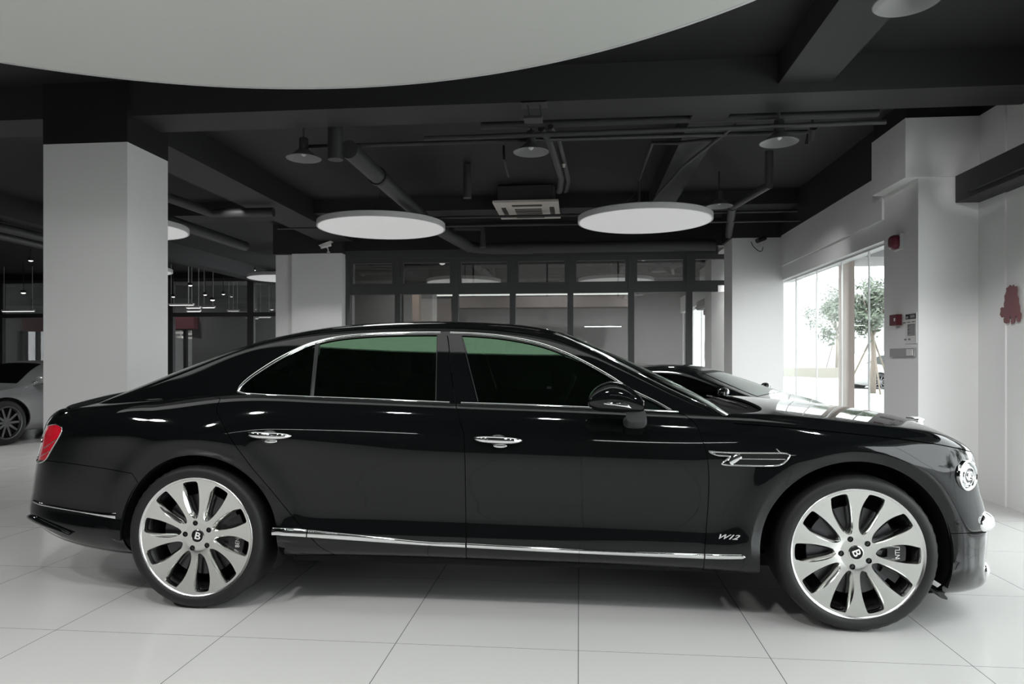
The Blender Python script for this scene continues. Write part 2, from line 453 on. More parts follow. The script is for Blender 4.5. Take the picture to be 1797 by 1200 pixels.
# right side: wall of the near bay, pier, header over the window
m = MB(); m.box(XN_, XN_+.25, 5.7, 6.7, 0, 3.44); m.box(XN_, XN_+.25, YF, 5.7, 2.9, 3.44); m.box(XN_, XN_+.25, YF, 6.7, 3.44, ZC, 1)
st(m.build('wall_right', ['wall_paint', 'wall_paint_dark']))
m = MB(); m.box(XW, XN_+.25, 6.7, 7.42, 0, 3.12); m.box(2.95, XN_, 6.68, 7.42, 2.90, 3.44); m.box(2.97, XN_, 6.70, 7.42, 3.44, ZC, 1)
m.box(XN_-.015, XN_, 6.3, 6.7, 0, 3.44)
st(m.build('trim_1', ['wall_paint', 'wall_paint_dark']))
m = MB(); m.box(XW, XW+.25, 7.42, 11.35, 2.45, 3.12); m.box(XW-.02, XW, 7.42, 11.35, 2.66, 3.12); m.box(XW-.03, XW+.3, 7.42, 11.9, 3.12, ZC, 1)
st(m.build('wall_window_side', ['wall_paint', 'beam_paint']))
m = MB(); m.box(2.33, XW+.02, 11.0, 11.6, 0, 3.10); m.box(2.30, 3.32, 10.98, 11.62, 3.10, ZC, 1); st(m.build('trim_2', ['wall_paint', 'beam_paint']))
# shopfront glass with slim joints
def shopfront(name, X, ys, z1, lab=None):
    m = MB(); m.box(X+.10, X+.108, ys[0], ys[-1], .03, z1)
    o = m.build(name, 'shopfront_glass'); st(o)
    j = MB()
    for y in ys: j.box(X+.095, X+.113, y-.006, y+.006, .03, z1)
    j.box(X+.08, X+.13, ys[0], ys[-1], 0, .04); j.box(X+.08, X+.13, ys[0], ys[-1], z1-.02, z1)
    j.build('glass_joint', 'white_metal', o)
shopfront('window_1', XW, [7.42, 8.05, 8.85, 9.75, 10.65, 11.35], 2.45)
shopfront('window_2', XN_, [YF, .9, 2.5, 4.1, 5.7], 2.9)
# dark soffit box over the near bay
m = MB(); m.box(3.38, XN_, 3.6, 6.68, 2.66, 2.90); m.box(3.34, 3.38, 3.6, 6.4, 2.70, 2.76); st(m.build('trim_3', 'beam_paint'))
# pillars
x0, x1 = atY(76, 300, 5.63)[0], atY(223.5, 300, 5.63)[0]
m = MB(); m.box(x0, x1, 5.63, 6.22, 0, 3.10); m.box(x0-.002, x1+.002, 5.628, 6.222, 3.10, ZC, 1)
st(m.build('wall_pillar_left', ['wall_paint', 'wall_paint_dark']))
a0, a1, a2 = atY(483, 300, 12.0)[0], atY(516, 300, 12.0)[0], atY(600, 300, 11.9)[0]
m = MB(); m.box(a0, a1+.02, 12.02, 12.6, 0, 3.10); m.box(a1, a2, 11.9, 12.6, 0, 3.10); m.box(a0, a2, 11.91, 12.6, 3.10, ZC, 1)
st(m.build('wall_pillar_back', ['wall_paint', 'beam_paint']))
PB0 = a2
# ceiling beams
m = MB(); m.box(x1, XN_, 5.66, 6.10, 3.33, ZC); st(m.build('trim_4', 'beam_paint'))
m = MB(); m.box(.98, 1.30, 6.10, 10.1, 3.37, ZC); st(m.build('trim_5', 'beam_paint'))
m = MB(); m.box(XL, XW-.03, 10.1, 10.6, 3.42, ZC); st(m.build('trim_6', 'beam_paint'))
m = MB(); m.box(x0+.1, x1-.1, 6.22, 11.9, 3.30, ZC); st(m.build('trim_7', 'beam_paint'))
m = MB(); m.box(-8.6, -8.2, 2.0, YK, 3.30, ZC); st(m.build('trim_8', 'beam_paint'))
m = MB(); m.box(1.55, 1.95, YF, 5.66, 3.40, ZC); st(m.build('trim_9', 'beam_paint'))
m = MB(); m.box(XL, x0, 5.66, 6.10, 3.33, ZC); st(m.build('trim_10', 'beam_paint'))
# glazed partition behind: posts, transom, panes
def partition(idx, X0, X1, Y, posts, ztr, ztop, pw=.05, inner=True):
    m = MB()
    for p in posts: m.box(p-pw, p+pw, Y-.06, Y+.06, 0, ztop)
    m.box(X0, X1, Y-.05, Y+.05, ztr-.06, ztr+.05); m.box(X0, X1, Y-.07, Y+.07, ztop-.08, ztop+.06)
    if inner:
        for a, b in zip(posts[:-1], posts[1:]):
            for (p, q, r, s) in ((a+pw, a+pw+.05, ztr+.13, ztop-.16), (b-pw-.05, b-pw, ztr+.13, ztop-.16)): m.box(p, q, Y-.045, Y+.03, r, s)
            m.box(a+pw, b-pw, Y-.045, Y+.03, ztr+.05, ztr+.13); m.box(a+pw, b-pw, Y-.045, Y+.03, ztop-.16, ztop-.08)
    o = m.build('window_%d' % idx, 'frame_grey'); st(o)
    for k, (z0, z1) in enumerate(((.05, ztr-.06), (ztr+.05, ztop-.08))):
        g = MB()
        for a, b in zip(posts[:-1], posts[1:]): g.box(a+pw, b-pw, Y-.004, Y+.004, z0, z1)
        g.build('pane', 'partition_glass', o)
    return o
posts = [atY(p, 500, YB)[0] for p in (611, 699, 800, 900, 1001, 1107.5, 1209, 1300)]
partition(3, PB0, 2.33, YB, posts, 2.45, 3.10)
YL = 18.3
postsL = [XL+.1, XL+4.5, atY(-330, 500, YL)[0], atY(-160, 500, YL)[0], atY(2, 500, YL)[0], atY(160, 500, YL)[0], atY(300, 500, YL)[0], atY(441, 500, YL)[0], atY(560, 500, YL)[0]]
partition(4, XL, a0+.1, YL, postsL, 2.47, 3.45, .09, False)
m = MB(); m.box(a0+.02, a0+.10, 12.6, YL, 0, ZC); st(m.build('wall_divider', 'mid_grey'))
m = MB(); m.box(XL, a0+.1, YL-.12, YL+.12, 3.45, ZC); m.box(a0+.1, XW, YB-.1, YB+.1, 3.16, ZC); st(m.build('wall_over_glass', 'ceiling_paint'))
m = MB(); m.box(a0+.1, XN_, 17.5, 17.7, 0, ZC); st(m.build('wall_back', 'wall_paint'))
m = MB(); m.box(XL-.2, a0+.1, 26, 26.2, 0, ZC); st(m.build('wall_lobby', 'wall_paint'))
m = MB(); m.box(XL, a0+.1, YK, 26, -.12, -.001); m.box(XL, a0+.1, YK+.3, 26, ZC, ZC+.2); st(m.build('floor_lobby', 'mid_grey'))
m = MB(); m.box(XW, XW+.2, 12.2, 17.5, 0, ZC); st(m.build('wall_back_room', 'wall_paint'))
# outside ground
mat('paving', (.34, .34, .335), .8, noise=(.6, .08)); mat('road', (.22, .22, .22), .8, noise=(.4, .1)); mat('kerb', (.62, .56, .40), .7)
m = MB(); m.box(XN_, 16, -14, 60, -.16, -.02); m.box(XW, XN_, 6.7, 40, -.16, -.02); st(m.build('ground_paving', 'paving'))
m = MB(); m.box(16, 90, -30, 110, -.20, -.08); st(m.build('ground_road', 'road'))
# ================================================================ the black saloon
YC = 4.295
FWX, RWX, WZ = 1.2676, -1.912, .359
car = empty('saloon_car', (-.32, YC, 0), 'long glossy black saloon with chrome window frames and polished ten-spoke wheels, parked side-on', 'car')
zb_t = tab([(-3.12, .40), (-3.0, .345), (-2.7, .275), (-2.4, .245), (-2.0, .245), (-1.4, .262), (-.4, .262), (.85, .232), (1.25, .20), (1.6, .165), (1.9, .165), (2.3, .175)])
zs_t = tab([(-3.12, .93), (-2.95, .955), (-2.6, .99), (-2.2, 1.035), (-1.75, 1.075), (-1.2, 1.058), (-.6, 1.036), (0, 1.018), (.47, 1.0), (.9, .985), (1.2, .962), (1.5, .93), (1.8, .88), (2.0, .83), (2.2, .78)])
zc_t = tab([(-3.12, .965), (-3.0, .985), (-2.845, 1.022), (-2.6, 1.062), (-2.2, 1.09), (.2, 1.02), (.77, 1.0), (.9, 1.018), (1.195, 1.008), (1.446, .982), (1.695, .95), (1.877, .906), (2.0, .872), (2.1, .835), (2.3, .79)])
zk_t = tab([(-3.12, .80), (-2.6, .86), (-2.0, .878), (-1.5, .88), (-.4, .845), (.6, .806), (1.2, .79), (1.8, .74), (2.2, .66)])
tap_t = tab([(-3.2, .95), (-2.3, .978), (-1.92, 1.0), (-1.0, .997), (0, .997), (1.27, 1.0), (1.6, .985), (2.2, .97)])
LV = [('b', -.035, .78), ('b', 0, .885), ('k', .06, .928), ('k', .13, .953), ('k', .20, .966), ('k', .31, .947), ('k', .47, .953), ('k', .69, .965), ('k', .86, .9695), ('k', .975, .970), ('k', 1.006, .9685),
      ('s', .30, .957), ('s', .60, .941), ('s', .82, .921), ('s', 1.0, .887)]
NT = len(LV)
TOPF = [.05, .17, .38, .68, 1.0]
TAIL_PX = [(.97, 107), (.935, 91), (.90, 82), (.82, 75), (.69, 66), (.65, 60), (.54, 57.5), (.49, 55), (.45, 54), (.41, 50), (.365, 52), (.32, 71), (.24, 113)]
NOSE_PX = [(.90, 1660), (.86, 1678), (.826, 1699), (.76, 1712), (.676, 1717), (.593, 1719), (.55, 1729), (.512, 1736), (.461, 1737), (.389, 1734), (.30, 1730), (.244, 1729), (.18, 1732), (.12, 1728)]
XT0, XN0 = -2.2, 1.62
def lvl(k, xe):
    kind, f, w = LV[k]; b, kk, s_ = zb_t(xe), zk_t(xe), zs_t(xe)
    z = b+f if kind == 'b' else (b+(kk-b)*f if kind == 'k' else kk+(s_-kk)*f)
    return z, w
def bez(p0, p1, p2, p3, t): return ((1-t)**3*p0+3*(1-t)**2*t*p1+3*(1-t)*t*t*p2+t**3*p3)
tt = np.linspace(0, 1, 17)[1:]
def corner(k, x0, xt, tip, front):
    """plan curve of level k round a corner; returns x,w,z arrays"""
    xe = bez(x0, x0+(tip-x0)*.55, tip, tip, tt)
    z, w = lvl(k, xe); w0 = w*tap_t(xe)
    inn = .03 if k == 0 else 0
    W = bez(1, 1.0, .80 if front else .76, 0, tt); sx = .55
    x = bez(x0, x0+(xt-x0)*.55, xt, xt, tt)
    return x, w0*W, z
def fit(k, x0, tip, px_t, front):
    lo, hi = sorted((tip-.5*(1 if tip > 0 else -1), tip+.45*(1 if tip > 0 else -1)))
    T = tab(sorted(px_t))
    for _ in range(30):
        m_ = (lo+hi)/2; x, w, z = corner(k, x0, m_, tip, front)
        Q = proj(np.stack([x, YC-w, z], -1))
        i = np.argmax(Q[:, 0]) if front else np.argmin(Q[:, 0])
        t = float(T(z[i])); 
        if front: lo, hi = (lo, m_) if Q[i, 0] > t else (m_, hi)
        else: lo, hi = (m_, hi) if Q[i, 0] < t else (lo, m_)
    return (lo+hi)/2
def build_net():
    xs = np.linspace(XT0, XN0, 78)
    tips_t = np.array([fit(k, XT0, -3.0, TAIL_PX, False) for k in range(NT)])
    tips_n = np.array([fit(k, XN0, 2.05, NOSE_PX, True) for k in range(NT)])
    print('tail tips', tips_t.round(2)); print('nose tips', tips_n.round(2))
    net = []
    cols = []
    for k in range(NT):
        z, w = lvl(k, xs); w = w*tap_t(xs)
        if k == 5: w = w+.011*sstep(-1.0, .9, xs)
        if k >= 11:                         # cabin belt: rear narrows a little
            w = w-.012*(k-10)/4*sstep(-1.5, -2.3, xs)
        tx, tw, tz = corner(k, XT0, tips_t[k], -3.0, False); nx, nw, nz = corner(k, XN0, tips_n[k], 2.05, True)
        cols.append(np.stack([np.concatenate([tx[::-1], xs, nx]), np.concatenate([tw[::-1], w, nw]), np.concatenate([tz[::-1], z, nz])], -1))
    side = np.stack(cols, 1)               # (nu, NT, 3)
    top = []
    per = side[:, NT-1]
    nt_, ns, nn_ = len(tt), len(xs), len(tt)
    xc = np.concatenate([np.linspace(-2.68, XT0, nt_+1)[:-1], xs, np.linspace(XN0, 1.90, nn_+1)[1:]])
    for f in TOPF:
        x = per[:, 0]*(1-f)+xc*f; w = per[:, 1]*(1-f)
        z = per[:, 2]+(zc_t(xc)-per[:, 2])*(1-(1-f)**2.2)
        top.append(np.stack([x, w, z], -1))
    return np.concatenate([side, np.stack(top, 1)], 1)
BA = BS(build_net(), YC, mirror_u0=True, mirror_u1=True)
def dispA(P):
    P = P.copy(); x, w, z = P[:, 0], P[:, 1], P[:, 2]
    sc = np.clip(w/.9, 0, 1)**3
    for cx, rin, r0, a in ((RWX+.012, AR_R, .466, .015), (FWX-.012, AF_R, .482, .017)):
        r = np.hypot(x-cx, z-WZ); t = (r0-r)/(r0-rin)
        P[:, 1] += a*np.where(r > r0, np.exp(-((r-r0)/.085)**2), 1-sstep(0, 1.25, t)*1.0)*sc*sstep(.16, .42, z)
    up = np.exp(-((z-.90)/.13)**2)
    P[:, 1] += (.030*np.exp(-((x+1.95)/.62)**2)+.020*np.exp(-((x-1.3)/.55)**2))*up*sc
    P[:, 1] -= .006*np.exp(-((z-.62)/.10)**2)*sc*np.exp(-((x+.3)/1.2)**2)
    return P
AF_R, AR_R = .425, .412
BA.disp = dispA
NUA, NVA = BA.nu, BA.nv
VB = 14.0                                   # belt parameter
def ux(x, v=7.0): return BA.uofx(x, v)
P1 = mat('gloss_black_paint', (.0035, .0042, .0045), .035, spec=.42)
mat('matte_black', (.006, .006, .006), .7, spec=.25)
mat('rubber', (.012, .012, .012), .55, spec=.35, bump=(180, .1, .0005))
mat('satin_black', (.01, .01, .011), .32); mat('foot_grey', (.06, .06, .062), .38, spec=.7)
mat('chrome', (.86, .87, .87), .06, metal=1)
mat('polished_alloy', (.74, .745, .72), .14, metal=1)
mat('alloy_lip', (.75, .75, .75), .24, metal=1)
mat('dark_metal', (.08, .08, .085), .35, metal=1)
mat('disc_metal', (.10, .10, .105), .42, metal=1)
glassmat('tinted_glass', (.07, .075, .08), (.55, .95, .62), 1.95, power=4)
glassmat('windscreen_glass', (.35, .40, .38), (.9, 1, .93), 1.55)
mat('badge_white', (.82, .82, .80), .3)

def arch(cx, r, a0, a1, n=26, ur=None):
    """points of a wheel opening on the body side, degrees from +x"""
    A = np.radians(np.linspace(a0, a1, n)); pts = np.stack([cx+r*np.cos(A), WZ-.0+r*np.sin(A)], -1)
    return BA.xz(pts, ur, (0, 13))
FR = (ux(.4), ux(.4)+40); 
uF, uR = (ux(.55), NUA-2), (2, ux(-1.2))
AF_C, AF_R = FWX-.012, .425; AR_C, AR_R = RWX+.012, .412

# shared shut lines (traced), as uv
px = lambda pts, vr=(0, 14.6), n=4, ur=None: BA.pix(cr(pts, n) if n else np.array(pts, float), ur, vr)
L_mid = px([(800, 712), (807, 740), (814.7, 771), (816.7, 860), (818, 950), (818, 975)])
L_front = px([(1203, 729), (1221.9, 745.9), (1233, 773.7), (1241.3, 804.3), (1243.8, 860), (1236.5, 967), (1235, 996)])
L_rear = px([(387, 699), (380, 718), (386.8, 734.8), (403.5, 768), (425.7, 798.8), (445, 824), (475.8, 860), (527.6, 922.6), (560, 957.7), (582.7, 970.5)])
def vline(u0, u1, v0, v1=None, n=20):
    v1 = v0 if v1 is None else v1; return np.stack([np.linspace(u0, u1, n), np.linspace(v0, v1, n)], -1)
vbot = .85
uM, uFd = L_mid[-1][0], L_front[-1][0]
fd = np.concatenate([L_mid, vline(uM, uFd, vbot), L_front[::-1], [[ux(.45, VB), VB]], vline(ux(.44, VB), L_mid[0][0], VB)])
front_door = panel('front_door', BA, fd, 'gloss_black_paint', car)
rd = np.concatenate([L_rear, [[L_rear[-1][0]+.3, vbot]], vline(L_rear[-1][0]+.6, uM, vbot), L_mid[::-1], vline(L_mid[0][0], ux(-1.9, VB), VB)])
rear_door = panel('rear_door', BA, rd, 'gloss_black_paint', car)
# bumper split rear / front
L_rb = px([(60, 806), (82, 808), (130, 814), (181, 821.5), (212, 827), (232, 831)], (0, 12), 4)
ar = arch(AR_C, AR_R, 180-14, 0-16, 40, (2, ux(-1.1)))
ar_full = arch(AR_C, AR_R, 180+20, -24, 54, (2, ux(-1.1)))
def arch_from(arc, uvpt): return arc[np.argmin(((arc-uvpt)**2).sum(1)):]
vsp_r = L_rb[0][1]
# split the rear arch where the bumper line meets it
iR = int(np.argmin(((ar_full-L_rb[-1])**2).sum(1)))
V_TR = 13.15                                # trunk/quarter shut line
trunk_line = px([(113, 723), (160, 716.5), (215, 711.5), (255, 707), (287, 703)], (11, 16), 4)
print('trunk v', trunk_line.round(2).tolist()[:3], trunk_line[-1])
tl = np.array([(83, 747), (97.7, 744.5), (108.5, 751), (104.5, 765), (91, 788), (80, 806.5), (68, 812.5), (64.5, 806), (67.5, 790), (74, 768)])
tl_uv = BA.pix(cr(np.vstack([tl, tl[:1]]), 4)[:-1], None, (5, 14))
u_tl = trunk_line[0][0]
quarter = np.concatenate([
    L_rear[::-1][:0], [[ar_full[-1][0]+.2, vbot]], [[L_rear[-1][0]+.1, vbot]], L_rear[::-1], vline(ux(-1.93, VB), trunk_line[-1][0], VB+.35, trunk_line[-1][1], 14),
    trunk_line[::-1], [[0, trunk_line[0][1]]], [[0, vsp_r]], L_rb, ar_full[iR:]])
quarter_panel = panel('rear_quarter_panel', BA, quarter, 'gloss_black_paint', car, step=.28, holes=[tl_uv])
rear_bumper = panel('rear_bumper', BA, np.concatenate([L_rb[::-1], [[0, vsp_r]], [[0, .3]], vline(2, ar_full[0][0], .3), ar_full[:iR+1]]), 'gloss_black_paint', car, joined=True)
# trunk lid: from deck shut line to tail
trunk = np.concatenate([[[0, trunk_line[0][1]]], trunk_line, vline(trunk_line[-1][0], ux(-2.3, 16), trunk_line[-1][1]+.3, 16.2, 8), [[ux(-2.3, 16), NVA]], [[0, NVA]]])
trunk_lid = panel('boot_lid', BA, trunk, 'gloss_black_paint', car, joined=True)
ribbon('boot_lid_spoiler', BA, [(8.4+.9*(1-abs(t_)), 13.9+5.1*t_) for t_ in np.linspace(0, 1, 24)], [.03, .06, .07, .07], .018, 'gloss_black_paint', car)
# front: fender, bumper, hood
L_fb = px([(1669, 936), (1690, 935.5), (1715, 934.5), (1735, 933.5)], (0, 12), 3, (ux(1.3), NUA))
af_full = arch(AF_C, AF_R, -24, 180+14, 54, (ux(.5), NUA-1))
iF = int(np.argmin(((af_full-L_fb[0])**2).sum(1)))
vsp_f = L_fb[-1][1]
V_H = 12.75
uH = ux(.72, V_H); uN = NUA-9.0
print('front split', L_fb[[0, -1]], 'uN', uN, 'NUA', NUA, NVA)
fender = np.concatenate([[[uFd, vbot]], [[af_full[-1][0]-.1, vbot]], af_full[::-1][:len(af_full)-iF], L_fb, [[uN, vsp_f]], vline(uN, uN, vsp_f, V_H-1, 12), vline(uN-1, uH, V_H-.6, V_H, 20),
                         [[ux(.66, 14), VB+.15]], [[ux(.47, VB), VB]], L_front])
fen = panel('front_wing', BA, fender, 'gloss_black_paint', car, step=.28)
nose = panel('grille_surround', BA, np.concatenate([[[uN, vsp_f]], [[NUA, vsp_f]], [[NUA, V_H-1.0]], [[uN, V_H-1.0]]]), 'gloss_black_paint', car, joined=True,
             holes=[])
fb = panel('front_bumper', BA, np.concatenate([L_fb, [[NUA, vsp_f]], [[NUA, .3]], vline(NUA-2, af_full[0][0], .3), af_full[:iF+1]]), 'gloss_black_paint', car, joined=True)
hr = np.array([(.80, 15.2), (.92, 16.2), (.95, 17.5), (.95, NVA)])
hood_rear = np.array([[ux(.66, V_H), V_H], [ux(.70, 14), 14.0], [ux(.78, 14.8), 14.8], [ux(.86, 15.6), 15.6], [ux(.92, 16.6), 16.6], [ux(.935, 18), 18], [ux(.94, 18.9), NVA]])
hood = panel('bonnet', BA, np.concatenate([cr(hood_rear, 4), [[NUA, NVA]], [[NUA, V_H-.95]], [[uN, V_H-.95]], vline(uN-1, uH, V_H-.55, V_H+.04, 20)]), 'gloss_black_paint', car, joined=True)
cowl = panel('cowl_tray', BA, [[ux(.45, 14), 14.2], [ux(.98, 14.3), 14.3], [ux(1.0, 16), 16], [ux(1.0, 17), NVA], [ux(.6, 17), NVA]], 'matte_black', car, joined=True, off=-.022, skirt=0)
# dark inner shell right behind the panels (seen only through the gaps)
hrR = arch(AR_C, AR_R+.004, 180+20, -24, 40, (2, ux(-1.1))); hrF = arch(AF_C, AF_R+.004, -24, 180+14, 40, (ux(.5), NUA-1))
shell = np.concatenate([[[0, .3]], vline(2, hrR[0][0], .3, .3, 5), hrR, vline(hrR[-1][0]+.1, hrF[-1][0]-.1, .9, .9, 30), hrF[::-1], vline(hrF[0][0], NUA, .3, .3, 8), [[NUA, VB-.2]], vline(NUA-1, 1, VB-.2, VB-.2, 60), [[0, VB-.2]]])
panel('inner_shell', BA, shell, 'matte_black', car, joined=True, off=-.013, skirt=0, step=1.0, gap=-.001)

# ---------------------------------------------------------------- greenhouse
roofc = tab([(-3.0, .90), (-2.85, .985), (-2.7, 1.035), (-2.6, 1.07), (-2.4, 1.158), (-2.2, 1.240), (-2.0, 1.311), (-1.8, 1.371), (-1.6, 1.417), (-1.395, 1.45), (-1.091, 1.471), (-.706, 1.476), (-.51, 1.467), (-.263, 1.445), (-.069, 1.401), (.074, 1.340), (.229, 1.271), (.456, 1.164), (.62, 1.083), (.80, .975), (1.0, .87)])
rail = tab([(-3.0, .80), (-2.85, .90), (-2.7, .95), (-2.6, .995), (-2.4, 1.062), (-2.2, 1.135), (-2.0, 1.21), (-1.8, 1.288), (-1.5, 1.362), (-1.1, 1.40), (-.7, 1.403), (-.4, 1.388), (-.1, 1.332), (.07, 1.268), (.26, 1.174), (.46, 1.072), (.6, 1.008), (.75, .94), (1.0, .84)])
def net_B():
    xs = np.linspace(-3.0, 1.0, 82); rows = []
    for x in xs:
        zz = float(zs_t(x))-.012; w0 = (.888*float(tap_t(x))-.006)-.012*float(sstep(-1.5, -2.3, x))-.09*float(sstep(-1.7, -2.9, x))-.05*float(sstep(.55, 1.0, x))
        zc = float(roofc(x)); zr = max(float(rail(x)), zz-.10*float(sstep(.5, .9, x))-.10*float(sstep(-2.5, -2.9, x))); h = zr-zz
        r = []
        for g in (0, .2, .42, .64, .84, .95, 1.0):
            hh = h*g; r.append((x, w0-.54*hh-.30*hh*hh if hh > 0 else w0, zz+hh))
        wr = r[-1][1]; dz = zc-zr
        for q in (.975, .93, .84, .7, .5, .27, 0): r.append((x, wr*q, zr+dz*(1-q**2.6)**.72))
        rows.append(r)
    return rows
BB = BS(net_B(), YC)
VR = 6.0
pb = lambda pts, n=5, vr=(0, 7.5): BB.pix(cr(pts, n) if n else np.array(pts, float), None, vr)
top_line = [(417.4, 687.5), (424, 676), (445, 658), (487, 631), (529, 609.6), (556.5, 599.5), (598, 591), (654, 586), (709.5, 584), (782, 583.7), (843.5, 586.2), (899, 592.5), (955, 605), (1010, 627.2), (1066, 657.5), (1107.8, 684), (1149.5, 704.5), (1178, 720)]
bot_line = [(424, 690.5), (487, 694.2), (570.4, 697.8), (654, 700.8), (737.4, 704.5), (798.6, 707), (899, 710), (1032.7, 715.3), (1132.8, 720.4), (1190, 722.8)]
TL = cr(top_line, 6); BL = cr(bot_line, 6)
def topY(x, d=4.0): return float(np.interp(x, TL[:, 0], TL[:, 1]))+d
def botY(x, d=-2.0): return float(np.interp(x, BL[:, 0], BL[:, 1]))+d
def win(xa0, xa1, xb0, xb1, n=22, dt=4.5):
    """window outline: top edge from xa0 to xa1, bottom from xb1 back to xb0"""
    t = [(x, topY(x, dt)) for x in np.linspace(xa0, xa1, n)]; b = [(x, botY(x)) for x in np.linspace(xb1, xb0, n)]
    P = np.array(t+b); return BB.pix(P, None, (0.0, 6.6))
w_q = win(427, 552.5, 431, 543.5); w_r = win(561, 766.5, 552, 764.5); w_f = win(810.5, 1168, 838.5, 1160)
slit = BB.pix([(784.0, 589), (789, 632), (795.5, 690), (798.2, 706), (799.6, 706), (796.9, 690), (790.4, 632), (785.4, 589)], None, (0, 6.6))
# windscreen edge down the A pillar
def u_px(S, pxx, v):
    U = np.linspace(S.nu*.6, S.nu, 900); Q = proj(S.world(S.raw(U, np.full(900, float(v)))))[:, 0]; return float(np.interp(pxx, Q, U))
ws_line = np.array([(u_px(BB, a_, b_), b_) for a_, b_ in cr([(960, 11.0), (968, 10.3), (983, 9.7), (1010, 9.1), (1038, 8.6), (1083, 8.1), (1108, 7.9), (1150, 7.8), (1195, 7.8), (1240, 7.8)], 4)])
uB = lambda x: (x+3.0)/4.0*81
ws = np.concatenate([ws_line, [[uB(.80), 10.5], [uB(.86), 13]], [[ws_line[0][0]-.6, 13]]])
rw = np.array([[uB(-2.62), 13], [uB(-2.60), 9.6], [uB(-2.45), 8.6], [uB(-1.95), 8.4], [uB(-1.78), 9.0], [uB(-1.74), 13]])
uT = uB(-2.80)
outline = np.concatenate([[[uT, 0]], [[81, 0]], [[81, 13]], [[uB(.86)+.02, 13]], [[uB(.80), 10.5]], ws_line[::-1], [[ws_line[0][0]-.6, 13]], [[uB(-1.74), 13]], rw[::-1][1:-1], [[uB(-2.62), 13]], [[uT, 13]]])
cab = panel('roof_and_pillars', BB, outline, 'gloss_black_paint', car, holes=[w_q, w_r, w_f, slit], joined=True, gap=.0005, skirt=.010)
g1 = panel('quarter_window', BB, w_q, 'tinted_glass', car, off=-.006, skirt=0, gap=-.004)
g2 = panel('rear_door_window', BB, w_r, 'tinted_glass', car, off=-.006, skirt=0, gap=-.004)
g3 = panel('front_door_window', BB, w_f, 'tinted_glass', car, off=-.006, skirt=0, gap=-.004)
panel('windscreen', BB, ws, 'windscreen_glass', car, off=-.002, skirt=0, gap=.002, joined=True)
panel('rear_window', BB, rw, 'tinted_glass', car, off=-.002, skirt=0, gap=.002, joined=True)
# chrome frame
tlu = BB.pix(cr(top_line, 8), None, (0, 7.2)); 
i_m = int(np.argmin(abs(cr(top_line, 8)[:, 0]-784)))
ribbon('rear_window_chrome_frame', BB, tlu[:i_m], [.012, .017, .020, .016, .014, .014], .007, 'chrome', car)
ribbon('front_window_chrome_frame', BB, tlu[i_m+1:], [.014, .014, .015, .015, .013, .010], .007, 'chrome', car)
blu = BB.pix(cr(bot_line, 8), None, (0, 3)); i_m = int(np.argmin(abs(cr(bot_line, 8)[:, 0]-799.5)))
rw1 = blu[:i_m]; ribbon('rear_belt_chrome_strip', BB, np.concatenate([tlu[:1], blu[1:i_m]]), [.010, .011, .011], .007, 'chrome', car)
ribbon('front_belt_chrome_strip', BB, blu[i_m+1:], .011, .007, 'chrome', car)
ribbon('windscreen_edge_trim', BB, ws_line, [.008, .009, .009, .012], .004, 'chrome', car)
# dark division bars on the windows
for a, b, wd2 in (((556.5, 603), (547.5, 696), .021), ((771, 588), (770, 703), .002)):
    if wd2 > .01: ribbon('window_divider_bar', BB, BB.pix(dens([a, b], 8), None, (0, 7)), wd2, .004, 'satin_black', car)
for a, b in (((767, 589), (764.8, 703)), ((810, 590.5), (839, 704.5))):
    ribbon('pillar_edge_trim', BB, BB.pix(dens([a, b], 8), None, (0, 7)), .004, .004, 'dark_metal', car)

# ---------------------------------------------------------------- lower chrome
sill_top = cr([(478, 924.5), (527.6, 928.0), (640, 939), (750.5, 950), (818, 952.5), (1036, 964.0), (1236, 971), (1306, 972.5)], 8)
sill_bot = cr([(478, 939.3), (535, 942.5), (650, 950.5), (750, 957), (818, 961), (1011, 971), (1236, 980.5), (1300, 981)], 8)
def strip(name, tp, bt, x0, x1, h=.009, n=26):
    xs = np.linspace(x0, x1, n); m_ = [(x, (np.interp(x, tp[:, 0], tp[:, 1])+np.interp(x, bt[:, 0], bt[:, 1]))/2) for x in xs]
    wid = [(np.interp(x, bt[:, 0], bt[:, 1])-np.interp(x, tp[:, 0], tp[:, 1]))*.0027 for x in xs]
    if x1 > 1290: wid[-1] = .002; wid[-2] *= .6
    return ribbon(name, BA, BA.pix(m_, None, (.5, 9)), wid, h, 'chrome', car)
strip('sill_chrome_strip', sill_top, sill_bot, 478, 538); strip('sill_chrome_strip', sill_top, sill_bot, 540, 816.5)
strip('sill_chrome_strip', sill_top, sill_bot, 819.5, 1235); strip('sill_chrome_strip', sill_top, sill_bot, 1237.5, 1308)
rb_t = cr([(57, 875), (71, 881), (90.7, 885.5), (141.6, 894.6), (181, 898.5), (206, 899.4)], 6); rb_b = cr([(57, 880), (71, 886.6), (100, 892.5), (141.6, 899.5), (181, 907), (206, 911.6)], 6)
strip('bumper_chrome_strip', rb_t, rb_b, 60, 204)
ribbon('rear_diffuser_lip', BA, BA.pix(cr([(54, 906), (64, 911), (84, 920), (104, 927), (126, 935)], 4), None, (0, 9)), [.030, .034, .030, .02, .008], .022, 'gloss_black_paint', car)
